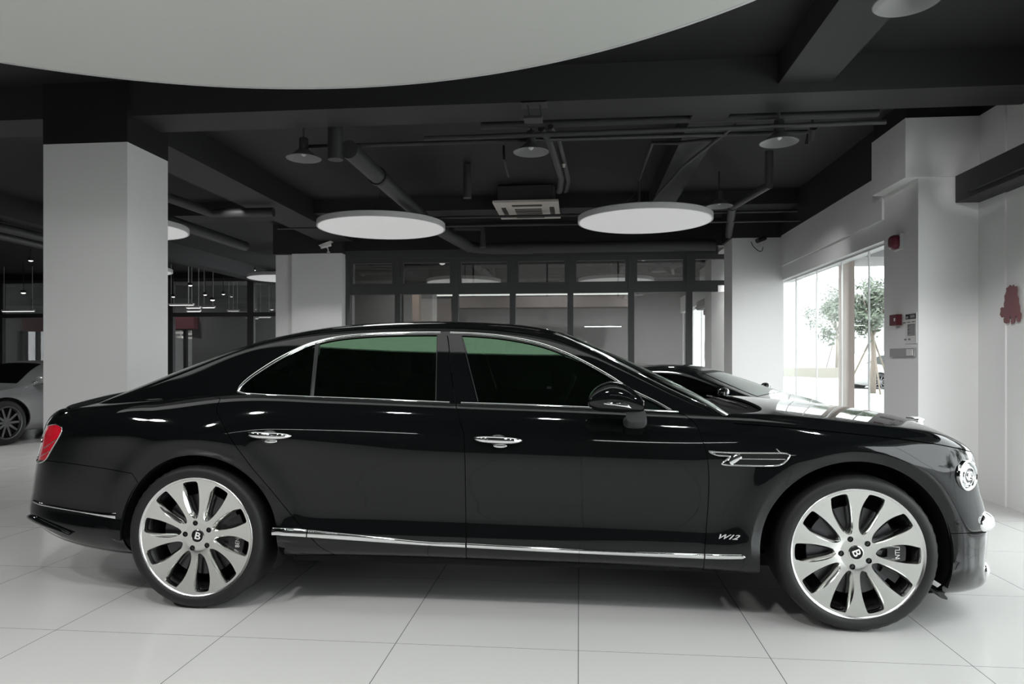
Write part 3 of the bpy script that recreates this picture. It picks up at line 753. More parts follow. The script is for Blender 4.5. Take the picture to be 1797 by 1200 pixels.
# fender vent
def poly_on(S, pts, vr=None): return S.pix(np.array(pts, float), None, vr)
vent_out = cr([(1243, 791.5), (1262, 793.3), (1290, 793.8), (1340, 794), (1378, 794.3), (1388, 795.5), (1386, 801), (1379, 809), (1370, 816), (1350, 818.3), (1310, 817.5), (1268, 815.5), (1271, 809), (1277, 801.5), (1262, 799.5), (1243, 791.5)], 3)[:-1]
vent_hole = cr([(1296, 798.5), (1340, 798.8), (1374, 799), (1377, 800), (1370, 808), (1362, 813), (1330, 812.8), (1284, 810.5), (1290, 804), (1296, 798.5)], 3)[:-1]
vo, vh = poly_on(BA, vent_out), poly_on(BA, vent_hole)
panel('vent_mesh', BA, poly_on(BA, cr([(1284, 797), (1340, 796.5), (1384, 797), (1380, 808), (1369, 815), (1330, 815.5), (1275, 813.5), (1280, 804), (1284, 797)], 3)[:-1]), 'matte_black', car, off=.0015, skirt=0, gap=-.002)
_q = poly_on(BA, cr([(1243.5, 791.8), (1262, 793.6), (1290, 794.6), (1340, 795), (1376, 795.4), (1384, 797.5), (1385, 801.5), (1379, 809), (1369, 815.5), (1350, 817.3), (1310, 816.6), (1268, 814.8), (1274, 807), (1281, 800.6), (1262, 799.2), (1251, 796), (1243.5, 791.8)], 4)[:-1])
vs_ = ribbon('vent_chrome_surround', BA, poly_on(BA, cr([(1243.5, 791.8), (1262, 793.6), (1290, 794.6), (1340, 795), (1376, 795.4), (1384, 797.5), (1385, 801.5), (1379, 809), (1369, 815.5), (1350, 817.3), (1310, 816.6), (1268, 814.8), (1274, 807), (1281, 800.6), (1262, 799.2), (1251, 796), (1243.5, 791.8)], 4)[:-1]), .008, .008, 'chrome', car, closed=True)
ribbon('vent_chrome_wedge', BA, poly_on(BA, dens([(1299, 798.5), (1280, 811.5)], 3)), [.028, .032, .034, .03], .007, 'chrome', car)
ribbon('vent_chrome_bar', BA, poly_on(BA, dens([(1296, 805), (1378, 806)], 8)), .005, .006, 'chrome', car)
# sensor
sp = BA.pix([(1679.8, 918.5)])[0]; Ps, Ns = BA.pn([sp[0]], [sp[1]])
m = MB(); c = BA.world(Ps)[0]; nw = Ns[0]*np.array([1, -1, 1])
def disc_on(name, c, n_, r, h, m_, parent, tilt=None, prof=None):
    n_ = Vector(n_).normalized(); q = n_.to_track_quat('Z', 'Y').to_matrix(); b = MB()
    b.lathe(prof or [(0.0001, h), (r*.8, h), (r*.95, h*.8), (r, 0)], (0, 0, 0), 'z', 40, sgn=-1)
    V = [q @ Vector(v)+Vector(c) for v in b.v]; return mk(name, V, b.f, m_, parent, smooth=True, auto=40)
disc_on('parking_sensor', c, nw, .012, .003, 'satin_black', car)
disc_on('parking_sensor_eye', c+nw*.002, nw, .007, .0025, 'matte_black', car)
# underbody
m = MB(); m.box(-2.75, 1.75, YC-.62, YC+.62, .20, .26); m.box(-1.45, .80, YC-.84, YC+.84, .225, .29)
m.build('underbody_tray', 'matte_black', car)
for cx, rr in ((AR_C, AR_R), (AF_C, AF_R)):
    for sg in (1, -1):
        m = MB(); v = []; n = 40
        for w_ in (.948, .60):
            for i in range(n+1):
                a = math.radians((-20 if cx > 0 else -22)+(210 if cx > 0 else 206)*i/n); v.append((cx+(rr+.006)*math.cos(a), YC-sg*w_, WZ+(rr+.006)*math.sin(a)))
        f = [(i, i+1, n+2+i, n+1+i) for i in range(n)]; f.append(tuple(range(n+1, 2*n+2)))
        m.add(v, f).build('wheel_arch_liner', 'matte_black', car, smooth=True, auto=50)
m = MB(); pts = [atY(p, q, 3.40)[::2] for p, q in ((1640, 1036), (1655, 1037), (1653, 1040), (1659, 1047), (1658, 1050), (1648, 1047))]
m.prism(pts, 'y', 3.38, 3.60); m.build('wheel_air_deflector', 'satin_black', car)

# ---------------------------------------------------------------- tail lamp
mat('lamp_red', (.55, .005, .02), .12, emit=(1, .01, .03), es=.10, coat=1)
mat('lamp_red_dark', (.22, .0, .008), .15, coat=1)
tlamp = panel('tail_lamp', BA, tl_uv, 'lamp_red', car, off=-.002, skirt=.02, gap=.001)
ribbon('tail_lamp_chrome_ring', BA, tl_uv, .006, .005, 'chrome', car, closed=True)
for a, b in (((77, 786), (100, 770)), ((71, 800), (88, 791))):
    ribbon('tail_lamp_bar', BA, BA.pix(dens([a, b], 5), None, (5, 14)), .006, .004, 'lamp_red_dark', car)
# ---------------------------------------------------------------- head lamp area
mat('badge_metal', (.9, .9, .9), .42, metal=.75)
mat('lens', (.55, .57, .58), .05, metal=.9)
def on(pxy, vr=None):
    q = BA.pix([pxy], None, vr)[0]; P, N = BA.pn([q[0]], [q[1]]); return BA.world(P)[0], N[0]*np.array([1, -1, 1]), q
hc_, hn_, q = on((1697, 834)); hn_ = hn_/np.linalg.norm(hn_)
print('lamp', hc_, hn_)
hl = disc_on('head_lamp', hc_-hn_*.004, hn_, .06, .02, 'lens', car, prof=[(.0001, .012), (.02, .012), (.04, .009), (.056, .004), (.060, -.02)])
disc_on('head_lamp_chrome_ring', hc_-hn_*.004, hn_, .07, .02, 'chrome', car, prof=[(.057, .004), (.058, .012), (.063, .016), (.069, .012), (.071, -.02)])
disc_on('lamp_projector', hc_-hn_*.002, hn_, .02, .02, 'chrome', hl, prof=[(.0001, .014), (.010, .014), (.014, .020), (.020, .018), (.023, .008)])
disc_on('lamp_crystal_ring', hc_-hn_*.002, hn_, .04, .02, 'chrome', hl, prof=[(.034, .006), (.036, .014), (.041, .013), (.044, .004)])
disc_on('lamp_dark_ring', hc_-hn_*.002, hn_, .03, .01, 'dark_metal', hl, prof=[(.024, .009), (.026, .0115), (.031, .011), (.033, .008)])
for sg_ in (1,):
    hm = np.array([hc_[0], 2*YC-hc_[1], hc_[2]]); hn2 = hn_*np.array([1, -1, 1])
    disc_on('head_lamp', hm-hn2*.004, hn2, .06, .02, 'lens', car, prof=[(.0001, .012), (.02, .012), (.04, .009), (.056, .004), (.060, -.02)])
    disc_on('head_lamp_chrome_ring', hm-hn2*.004, hn2, .07, .02, 'chrome', car, prof=[(.057, .004), (.058, .012), (.063, .016), (.069, .012), (.071, -.02)])
# lower chrome lamp bulge and fog vent
m = MB(); c = np.array(atY(1719, 911, 3.55)); m.ellipsoid((c[0]-.045, 3.60, c[2]), (.10, .17, .060), 28, 16, 2.3)
m.build('outer_lamp_chrome_bulge', 'chrome', car, smooth=True)
c = np.array(atY(1727, 1000, 3.60)); m = MB(); m.ellipsoid((c[0]-.005, 3.66, c[2]), (.030, .10, .05), 20, 12, 2.2); m.build('bumper_vent_chrome_corner', 'chrome', car, smooth=True)
# grille on the nose face
m = MB(); xn = float(BA.world(BA.pn([NUA], [9.0])[0])[0][0])
for i in range(15):
    y = YC-.42+i*.06; m.box(xn-.01, xn+.012, y-.006, y+.006, .38, .74)
m.build('grille_bars', 'chrome', car)
m = MB(); m.bbox(xn-.02, xn+.008, YC-.47, YC+.47, .35, .77, .01); m.build('grille_backing', 'matte_black', car)
# mascot
m = MB(); c = np.array(atY(1611, 741, YC)); m.lathe([(.028, 0), (.024, .012), (.008, .016), (.0001, .018)], (c[0]-.0, c[1], c[2]-.012), 'z', 24)
m.prism([(c[0]-.045, c[2]+.034), (c[0]-.01, c[2]+.022), (c[0]+.03, c[2]+.012), (c[0]+.035, c[2]+.02), (c[0]+.0, c[2]+.032)], 'y', c[1]-.006, c[1]+.006)
m.prism([(c[0]-.005, c[2]), (c[0]+.022, c[2]), (c[0]+.03, c[2]+.018), (c[0], c[2]+.02)], 'y', c[1]-.005, c[1]+.005)
for s_ in (-1, 1): m.prism([(c[0]-.045, c[1]+s_*.05), (c[0]-.02, c[1]+s_*.055), (c[0]+.02, c[1]+s_*.004), (c[0]-.01, c[1]+s_*.002)], 'z', c[2]+.020, c[2]+.026)
m.build('bonnet_mascot', 'chrome', car, auto=30)
# wiper
m = MB(); 
for s_ in (-1, 1):
    a = Vector((.88, YC-s_*.48, .995)); m.tube([a, a+Vector((-.03, s_*.10, .012)), a+Vector((-.06, s_*.45, .022))], .006, 8); m.tube([a+Vector((-.04, -.05, .014)), a+Vector((-.07, s_*.50, .02))], .005, 6)
m.build('wiper_arms', 'satin_black', car, smooth=True)

# ---------------------------------------------------------------- door handles
def handle(cx, cy, x0, x1, nm):
    c, n_, q = on(((x0+x1)/2, cy), (5, 14)); L = (x1-x0)*.00268/2; y = c[1]
    door = nm
    h = MB(); v = []; N_ = 24
    for i in range(N_+1):
        s_ = -1+2*i/N_; e = max(0, 1-abs(s_)**3)**.5
        for k in range(14):
            a = 2*math.pi*k/14; v.append((c[0]+s_*L, y-.026-.014*e*math.cos(a)+.030*abs(s_)**4, c[2]-s_*.004+.017*e*math.sin(a)))
    f = [(i*14+k, i*14+(k+1) % 14, (i+1)*14+(k+1) % 14, (i+1)*14+k) for i in range(N_) for k in range(14)]
    h.add(v, f).build('door_handle', 'chrome', door, smooth=True)
    b = MB(); b.ellipsoid((c[0], y+.004, c[2]-.012), (.050, .010, .036), 24, 12, 2); b.build('handle_recess', 'satin_black', door, smooth=True)
    b = MB(); b.ellipsoid((c[0]+.012, y-.006, c[2]-.030), (.034, .008, .010), 20, 10, 2); b.build('recess_glint', 'chrome', door, smooth=True)  # chrome sliver stands in for the bright reflection in the handle cup
handle(0, 763, 429, 514.5, rear_door); handle(0, 771, 828.5, 918.5, front_door)

# ---------------------------------------------------------------- mirror
sta = [(1030.5, 700, 702), (1033, 693, 712), (1040, 684, 717.5), (1052, 675.5, 721), (1071.6, 669.5, 722.5), (1092, 672.5, 723.5), (1108, 681, 724), (1121, 692, 723.5), (1128, 700.5, 721), (1130.5, 708, 715)]
ST_ = cr([s_ for s_ in sta], 4); v = []; n = 28; rows = []
for s_ in ST_:
    a0 = atY(s_[0], s_[1], 3.17); a1 = atY(s_[0], s_[2], 3.17); x = a0[0]; zc_, h = (a0[2]+a1[2])/2, (a0[2]-a1[2])/2
    dep = .105*min(1, (h/.03))**.6
    for k in range(n):
        a = 2*math.pi*k/n; cy_, sy = math.cos(a), math.sin(a)
        v.append((x+.0, 3.19-dep*math.copysign(abs(cy_)**.8, cy_), zc_+h*math.copysign(abs(sy)**.85, sy)))
R_ = len(ST_); f = [(i*n+k, i*n+(k+1) % n, (i+1)*n+(k+1) % n, (i+1)*n+k) for i in range(R_-1) for k in range(n)]+[tuple(range(n))[::-1], tuple(range((R_-1)*n, R_*n))]
def mir(vv, ff, nm, m_, par=None, auto=50):
    o = mk(nm, vv, ff, m_, par or car, smooth=True, auto=auto)
    mk(nm, [(p[0], 2*YC-p[1], p[2]) for p in vv], [q[::-1] for q in ff], m_, par or car, smooth=True, auto=auto); return o
mirror = mir(v, f, 'door_mirror', 'gloss_black_paint')
band = []
for i, s_ in enumerate(np.linspace(1033, 1130, 24)):
    zt = np.interp(s_, [1033, 1080, 1130], [703, 706, 702.5]); zb_ = np.interp(s_, [1033, 1080, 1110, 1130], [706.5, 712, 717, 719])
    hh0 = np.interp(s_, ST_[:, 0], ST_[:, 1]); hh1 = np.interp(s_, ST_[:, 0], ST_[:, 2])
    e = np.sin(np.pi*np.clip((s_-1031)/100, .02, .98))**.35
    band.append((s_, zt, zb_, e))
vv = []
for s_, zt, zb_, e in band:
    for z_, o_ in ((zt, 0), (zt+.8, .006), ((zt+zb_)/2, .008), (zb_-.8, .006), (zb_, 0)):
        p = atY(s_, z_, 3.19-.105*e); vv.append((p[0], p[1]-o_+.003, p[2]))
ff = [(i*5+k, i*5+k+1, (i+1)*5+k+1, (i+1)*5+k) for i in range(23) for k in range(4)]
mir(vv, ff, 'mirror_chrome_band', 'chrome')
def loft(quads, nm, m_):
    vv = []; ff = []; n = len(quads[0])
    for q in quads: vv += [tuple(p) for p in q]
    for i in range(len(quads)-1):
        for k in range(n): ff.append((i*n+k, i*n+(k+1) % n, (i+1)*n+(k+1) % n, (i+1)*n+k))
    ff += [tuple(range(n))[::-1], tuple(range((len(quads)-1)*n, len(quads)*n))]; return mir(vv, ff, nm, m_)
def ring(cx, cy, cz, rx, rz, tilt=0, n=20, p=3):
    o = []
    for k in range(n):
        a = 2*math.pi*k/n; c_, s_ = math.cos(a), math.sin(a)
        o.append((cx+rx*math.copysign(abs(c_)**(2/p), c_), cy+tilt*rz*s_, cz+rz*math.copysign(abs(s_)**(2/p), s_)))
    return o
p0 = atY(1114, 738, 3.34); 
loft([ring(p0[0]-.002, 3.40, p0[2]-.01, .055, .028), ring(p0[0], 3.31, p0[2]-.008, .050, .026), ring(p0[0], 3.24, p0[2]+.004, .047, .026), ring(p0[0]-.005, 3.20, p0[2]+.035, .045, .030)], 'mirror_foot', 'foot_grey')

# ---------------------------------------------------------------- text helper (traced lettering)
def text_verts(s_, size, depth, shear=0.0, bold=0.0):
    c = bpy.data.curves.new('lettering', 'FONT'); c.body = s_; c.size = size; c.extrude = depth; c.shear = shear; c.offset = bold
    c.align_x = 'CENTER'; c.align_y = 'CENTER'; o = bpy.data.objects.new('lettering', c); col.objects.link(o)
    dg = bpy.context.evaluated_depsgraph_get(); me = bpy.data.meshes.new_from_object(o.evaluated_get(dg))
    v = [p.co[:] for p in me.vertices]; f = [tuple(p.vertices) for p in me.polygons]
    bpy.data.objects.remove(o); bpy.data.curves.remove(c); bpy.data.meshes.remove(me); return v, f
c, n_, q = on((1275, 942), (0, 9))
v, f = text_verts('W12', .040, .0015, shear=.6, bold=.0006)
mk('w_twelve_badge', [(c[0]+p[0]*1.15, c[1]-(n_[0]*p[0]*1.15+n_[2]*p[1]*.75)/n_[1]-.0035-p[2], c[2]+p[1]*.75) for p in v], f, 'badge_metal', car)

# ---------------------------------------------------------------- wheels
def wheel_front_surface(r, t):
    """height of polished face (towards viewer = +) at radius r, angle t (rad)"""
    return -.022+.018*np.clip((r-.07)/.219, 0, 1)**.85
R0 = .297
GT = [(.900, 4.2), (.918, 3.9), (.931, 2.8), (.936, .5), (.937, -4), (.936, -8.7), (.932, -10.8), (.919, -11.8), (.895, -12.4), (.80, -13.4), (.66, -14.7), (.50, -15.0), (.39, -13.9), (.332, -11.6), (.300, -7.6), (.293, -4), (.300, .2), (.332, 5.6), (.39, 9.6), (.50, 10.9), (.66, 9.7), (.79, 7.2)]
GD = [(.892, 3.0), (.905, 2.8), (.912, 1.8), (.915, 0), (.916, -4), (.915, -8), (.912, -9.6), (.903, -10.3), (.888, -10.7), (.80, -11.4), (.66, -11.8), (.50, -11.3), (.41, -10.0), (.36, -8.2), (.335, -6.0), (.330, -4), (.335, -2.0), (.36, .6), (.41, 2.6), (.50, 4.4), (.66, 5.0), (.79, 4.2)]
def gap_poly(a0, R=R0, tab_=None):
    pts = tab_ or GT; C_ = cr(pts+pts[:1], 3)[:-1]; a = np.radians(a0+C_[:, 1]-.5)
    return np.stack([C_[:, 0]*R*np.cos(a), C_[:, 0]*R*np.sin(a)], -1)
def make_wheel(x, sg, rot, cap_rot, first):
    """sg=+1 near side (faces -y), -1 far side"""
    root_y = YC-sg*.955
    def P(xx, zz, h): return (x+xx*1.0, root_y-sg*h, WZ+zz)
    def bld(mb, name, m_, par, **k):
        return mk(name, mb.v, mb.f, m_, par, **k)
    # tyre with sidewall and tread lugs
    prof = [(.291, -.012), (.296, -.002), (.303, .006), (.318, .010), (.333, .009), (.346, .002), (.354, -.010), (.3585, -.026), (.359, -.05), (.359, -.24), (.350, -.27), (.33, -.275), (.28, -.26)]
    m = MB(); n = 96
    v = []
    for r, h in prof:
        for k in range(n):
            a = 2*math.pi*k/n; rr = r-(.0035 if (k % 2 and r > .349 and -.03 < h) else 0); v.append(P(rr*math.cos(a), rr*math.sin(a), h))
    f = [(i*n+k, i*n+(k+1) % n, (i+1)*n+(k+1) % n, (i+1)*n+k) for i in range(len(prof)-1) for k in range(n)]
    tyre = mk('wheel', v, f, 'rubber', car, smooth=True, auto=35)
    # rim barrel
    prof = [(.2995, .002), (.297, .004), (.292, .002), (.288, -.004), (.279, -.012), (.272, -.03), (.262, -.07), (.25, -.2), (.02, -.2)]
    m = MB(); v = []; n = 80
    for r, h in prof:
        for k in range(n): a = 2*math.pi*k/n; v.append(P(r*math.cos(a), r*math.sin(a), h))
    f = [(i*n+k, i*n+(k+1) % n, (i+1)*n+(k+1) % n, (i+1)*n+k) for i in range(len(prof)-1) for k in range(n)]
    o = mk('rim_barrel', v, f, ['alloy_lip', 'matte_black'], tyre, smooth=True, auto=40)
    for p in o.data.polygons: p.material_index = 0 if p.index < 6*n else 1
    # spoked face
    A = np.linspace(0, 2*np.pi, 121)[:-1]; outer = np.stack([.2885*np.cos(A), .2885*np.sin(A)], -1)
    loops = [outer]+[gap_poly(36*i) for i in range(10)]
    for i in range(5):
        a = math.radians(72*i); cx_, cz_ = .0665*math.cos(a), .0665*math.sin(a); t = np.linspace(0, 2*np.pi, 17)[:-1]
        loops.append(np.stack([cx_+.0135*np.cos(t), cz_+.0135*np.sin(t)], -1))
    t = np.linspace(0, 2*np.pi, 33)[:-1]; loops.append(np.stack([.034*np.cos(t), .034*np.sin(t)], -1))
    pts = []; E = []; b = 0
    for l in loops: pts += [Vector(p) for p in l]; E += [(b+i, b+(i+1) % len(l)) for i in range(len(l))]; b += len(l)
    g = np.arange(-.29, .29, .0055); GX, GY = np.meshgrid(g, g); gp = np.stack([GX.ravel(), GY.ravel()], 1); gp = gp[np.hypot(*gp.T) < .286]
    allb = np.concatenate(loops); D = np.array([((allb-q)**2).sum(1).min() for q in gp]); gp = gp[D > .0028**2]
    k = np.ones(len(gp), bool)
    for l in loops[1:]: k &= ~inpoly(gp[:, 0], gp[:, 1], l)
    pts += [Vector(p) for p in gp[k]]
    r_ = geometry.delaunay_2d_cdt(pts, E, [], 0, 1e-7)
    uv = np.array([p[:] for p in r_[0]]); F = list(r_[2]); c_ = np.array([uv[list(f)].mean(0) for f in F]); k = np.ones(len(F), bool)
    for l in loops[1:]: k &= ~inpoly(c_[:, 0], c_[:, 1], l)
    F = [f for f, q in zip(F, k) if q]; mp = {}
    for i, os_ in enumerate(r_[3]):
        for q in os_: mp[q] = i
    rr = np.hypot(uv[:, 0], uv[:, 1]); ta = np.arctan2(uv[:, 1], uv[:, 0]); H = wheel_front_surface(rr, ta)
    cr_, sr_ = math.cos(rot), math.sin(rot)
    def rp(q, h): return P(q[0]*cr_-q[1]*sr_, q[0]*sr_+q[1]*cr_, h)
    v = [rp(uv[i], H[i]) for i in range(len(uv))]; f = [tuple(q) for q in F]
    b = 0; nf = len(f)
    for li, l in enumerate(loops):
        n = len(l); cen = l.mean(0)
        if li == 0: b += n; continue
        dep = .050 if li <= 10 else .02
        GDl = gap_poly(36*(li-1), tab_=GD) if li <= 10 else l; rings = []
        for (tt_, dh) in ((.10, -.0015), (.92, -.017), (1.0, -.021), (1.0, -dep)):
            base = len(v)
            for i in range(n):
                q2 = l[i]+(GDl[i]-l[i])*tt_ if li <= 10 else l[i]
                v.append(rp(q2, H[mp[b+i]]+dh))
            rings.append(base)
        prev = [mp[b+i] for i in range(n)]
        for base in rings:
            cur = [base+i for i in range(n)]
            for i in range(n): f.append((prev[i], prev[(i+1) % n], cur[(i+1) % n], cur[i]))
            prev = cur
        b += n
    mk('spoked_wheel_face', v, f, 'polished_alloy', tyre, smooth=True, auto=32)
    # brake disc, caliper
    m = MB(); q = P(0, 0, -.075); m.lathe([(.05, 0), (.205, 0), (.205, .02*sg), (.05, .02*sg)], q, 'y', 64); m.build('brake_disc', 'disc_metal', tyre, smooth=True, auto=30)
    cal = MB(); v = []; sgn = 1; n = 14
    for h in (-.05, -.13):
        for r in (.150, .232):
            for i in range(n+1):
                a = math.radians(-38+66*i/n); v.append(P(r*math.cos(a), r*math.sin(a), h))
    N1 = n+1; f = []
    for i in range(n):
        f += [(i, i+1, N1+i+1, N1+i), (2*N1+i, 3*N1+i, 3*N1+i+1, 2*N1+i+1), (N1+i, N1+i+1, 3*N1+i+1, 3*N1+i), (i, 2*N1+i, 2*N1+i+1, i+1)]
    f += [(0, N1, 3*N1, 2*N1), (n, 2*N1+n, 3*N1+n, N1+n)]
    mk('brake_caliper', v, f, 'satin_black', tyre)
    if sg > 0:
        tv, tf = text_verts('BENTLEY', .030, .0006)
        mk('caliper_lettering', [P(.195-p[1], p[0]*.9-.005, -.049+p[2]) for p in tv], tf, 'badge_white', tyre)
    # bolts
    for i in range(5):
        a = rot+math.radians(72*i); c_ = P(.0665*math.cos(a), .0665*math.sin(a), -.024)
        m = MB(); m.lathe([(.0001, -.004*sg), (.005, -.004*sg), (.0055, .002*sg), (.0095, .002*sg), (.0105, .004*sg), (.0125, .03*sg)], c_, 'y', 12); m.build('wheel_bolt', 'satin_black', tyre, smooth=True, auto=30)
    c_ = P(0, 0, -.034); m = MB(); m.lathe([(.029, -.0165*sg), (.0335, -.014*sg), (.0345, .0*sg), (.034, .02*sg)], c_, 'y', 40); m.lathe([(.0001, -.0145*sg), (.0292, -.0145*sg)], c_, 'y', 40, mi=1)
    m.build('hub_cap', ['polished_alloy', 'matte_black'], tyre, smooth=True, auto=30)
    tv, tf = text_verts('B', .050, .001, bold=.0006); ca, sa = math.cos(cap_rot), math.sin(cap_rot)
    mk('hub_emblem', [P((p[0]*1.15*ca-p[1]*sa)*sg, p[0]*1.15*sa+p[1]*ca, .0155-.034+p[2]) for p in tv], tf, 'badge_white', tyre)
    return tyre
make_wheel(FWX, 1, math.radians(110+2), math.radians(-68), True); make_wheel(RWX, 1, math.radians(101), math.radians(-14), False)
make_wheel(FWX, -1, math.radians(70), 0, False); make_wheel(RWX, -1, math.radians(79), 0, False)

# ---------------------------------------------------------------- cabin
mat('leather', (.02, .019, .018), .45); mat('cabin_dark', (.004, .004, .004), .8)
m = MB(); m.box(-2.3, .62, YC-.80, YC+.80, .30, .34); m.box(-2.32, -2.28, YC-.8, YC+.8, .3, .98); m.build('cabin_floor', 'cabin_dark', car)
m = MB(); m.bbox(.10, .62, YC-.80, YC+.80, .62, .96, .04); m.build('dashboard', 'satin_black', car, smooth=True, auto=40)
for sx, rowx in ((0, -.72), (0, -1.72)):
    for sg in (-1, 1):
        cy_ = YC+sg*.38; m = MB()
        m.bbox(rowx-.02, rowx+.50, cy_-.25, cy_+.25, .42, .60, .05)
        m.prism([(rowx-.02, .52), (rowx+.12, .52), (rowx-.06, 1.16), (rowx-.16, 1.18), (rowx-.22, 1.10)], 'y', cy_-.25, cy_+.25)
        m.ellipsoid((rowx-.17, cy_, 1.24), (.055, .13, .09), 16, 10, 2.6)
        m.build('seat', 'leather', car, smooth=True, auto=40)
m = MB(); v = []; Rw = .185; c0 = Vector((-.10, YC-.38, .98))
pts = []
for k in range(33):
    a = 2*math.pi*k/32; pts.append(c0+Vector((math.sin(a)*Rw*.38, math.cos(a)*Rw, math.sin(a)*Rw*.92)))
m.tube(pts, .016, 8); m.ellipsoid(c0, (.03, .07, .06), 14, 8)
m.tube([c0, c0+Vector((.25, 0, -.10))], .03, 8); m.tube([c0+Vector((0, -.17, 0)), c0+Vector((0, .17, 0))], .014, 6)
m.build('steering_wheel', 'satin_black', car, smooth=True)
# ================================================================ ceiling fittings
def spot(loc, e, size=2.6, r=.10, name='fill_spot'):
    l = bpy.data.lights.new(name, 'SPOT'); l.energy = e; l.spot_size = size; l.spot_blend = .8; l.shadow_soft_size = r
    o = bpy.data.objects.new(name, l); o.location = loc; col.objects.link(o); return o
# the large round ceiling disc
DC, DR, DZ = (-1.65, 1.0), 3.92, 3.20
# its edge towards the viewer is straight, just outside the frame
YCH = 2.86; tA = math.asin((YCH-DC[1])/DR)
def seg(r, z, dy=0, n=150):
    t0 = math.asin((YCH+dy-DC[1])/r); return [(DC[0]+r*math.cos(t0+(math.pi-2*t0)*k/n), DC[1]+r*math.sin(t0+(math.pi-2*t0)*k/n), z) for k in range(n+1)]
def skin(rings, nm, mt, par, cap0=False, cap1=False, auto=30):
    n = len(rings[0]); v = sum(rings, []); f = [(i*n+k, i*n+(k+1) % n, (i+1)*n+(k+1) % n, (i+1)*n+k) for i in range(len(rings)-1) for k in range(n)]
    if cap0: f.append(tuple(range(n))[::-1])
    if cap1: f.append(tuple(range((len(rings)-1)*n, len(rings)*n)))
    return mk(nm, v, f, mt, par, smooth=False)
big = skin([seg(DR-.01, DZ+.05), seg(DR, DZ+.045), seg(DR, DZ+.004), seg(DR-.006, DZ), seg(DR-.03, DZ, .02)], 'ceiling_disc_lamp', 'white_metal', None, cap0=True)
YC2 = 3.46; mk('diffuser', seg(DR-.03, DZ+.001, YC2-YCH), [tuple(range(151))], 'disc_membrane', big)
def hx(y): return math.sqrt((DR-.03)**2-(y-DC[1])**2)
ys_ = [YCH+.02+(YC2-.02-YCH-.02)*k/10 for k in range(11)]
mk('added_light_panel', [(DC[0]-hx(y), y, DZ+.001) for y in ys_]+[(DC[0]+hx(y), y, DZ+.001) for y in ys_[::-1]], [tuple(range(22))], 'added_light_panel', big)  # glowing section added out of view to brighten reflections in paint, glass and chrome
m = MB(); m.box(DC[0]-hx(YC2), DC[0]+hx(YC2), YC2-.02, YC2, DZ-.004, DZ+.01); m.build('divider_strip', 'white_metal', big)
for a in range(6):
    m = MB(); t = math.pi*(.18+.64*a/5); m.tube([(DC[0]+3.7*math.cos(t), DC[1]+3.7*math.sin(t), DZ+.045), (DC[0]+3.7*math.cos(t), DC[1]+3.7*math.sin(t), ZC)], .003, 6)
    m.build('hanging_wire', 'service_paint', big)
tag(big, 'huge round white ceiling disc lamp hanging above the black saloon', 'ceiling lamp')
for k, (sx_, sy_, e_) in enumerate(((-3.0, .9, 160), (-1.6, 1.1, 160), (-.2, 1.0, 160), (1.9, 1.6, 280), (-5.0, 1.4, 190), (.9, .4, 100), (-3.9, .3, 100))):  # downlights added above the frame to brighten the floor and the car
    o_ = empty('added_downlight', (sx_, sy_, ZC), ('added fill downlight above the viewer, left of the middle one', 'added fill downlight above the viewer, middle one', 'added fill downlight above the viewer, right of the middle one', 'added fill downlight above the front wheel side, nearest the shopfront', 'added fill downlight nearest the left pillar side', 'added fill downlight just in front of the viewer, right one', 'added fill downlight just in front of the viewer, left one')[k], 'ceiling lamp', 'added fill downlights above the frame')
    m = MB(); m.lathe([(.001, .0), (.09, .0), (.09, -.16), (.08, -.17), (.07, -.12), (.001, -.12)], (sx_, sy_, ZC), 'z', 28, sgn=-1); m.build('lamp_can', 'white_metal', o_, smooth=True, auto=40)
    spot((sx_, sy_, ZC-.18), e_, 2.6, .10)
for (sx_, sy_, tx, ty, tz, e_, sz, lab) in ((.9, 2.2, 3.25, 6.7, .5, 420, 1.1, 'added spotlight above the frame aimed at the right column'), (-2.2, 1.9, -4.1, 5.7, .4, 130, 1.0, 'added spotlight above the frame aimed at the left pillar'), (2.3, 7.2, 2.75, 11.0, .6, 240, .9, 'added spotlight behind the big beam aimed at the far right column'), (-4.6, 8.0, -4.2, 12.0, .8, 170, .8, 'added spotlight behind the big beam aimed at the back pillar')):  # spotlights added to brighten the columns and pillars
    o_ = empty('added_spotlight', (sx_, sy_, ZC), lab, 'ceiling lamp', 'added aimed spotlights'); dv = (Vector((tx, ty, tz))-Vector((sx_, sy_, ZC-.14))).normalized(); c0_ = Vector((sx_, sy_, ZC-.14))
    m = MB(); m.tube([(sx_, sy_, ZC), (sx_, sy_, ZC-.14)], .012, 8); m.build('lamp_stem', 'service_paint', o_)
    m = MB(); m.tube([c0_-dv*.07, c0_+dv*.06], .035, 16, cap=True); m.build('lamp_can', 'service_paint', o_, smooth=True, auto=40)
    l_ = spot(c0_+dv*.09, e_, sz, .04); l_.data.spot_blend = 1.0; l_.rotation_euler = dv.to_track_quat('-Z', 'Y').to_euler()
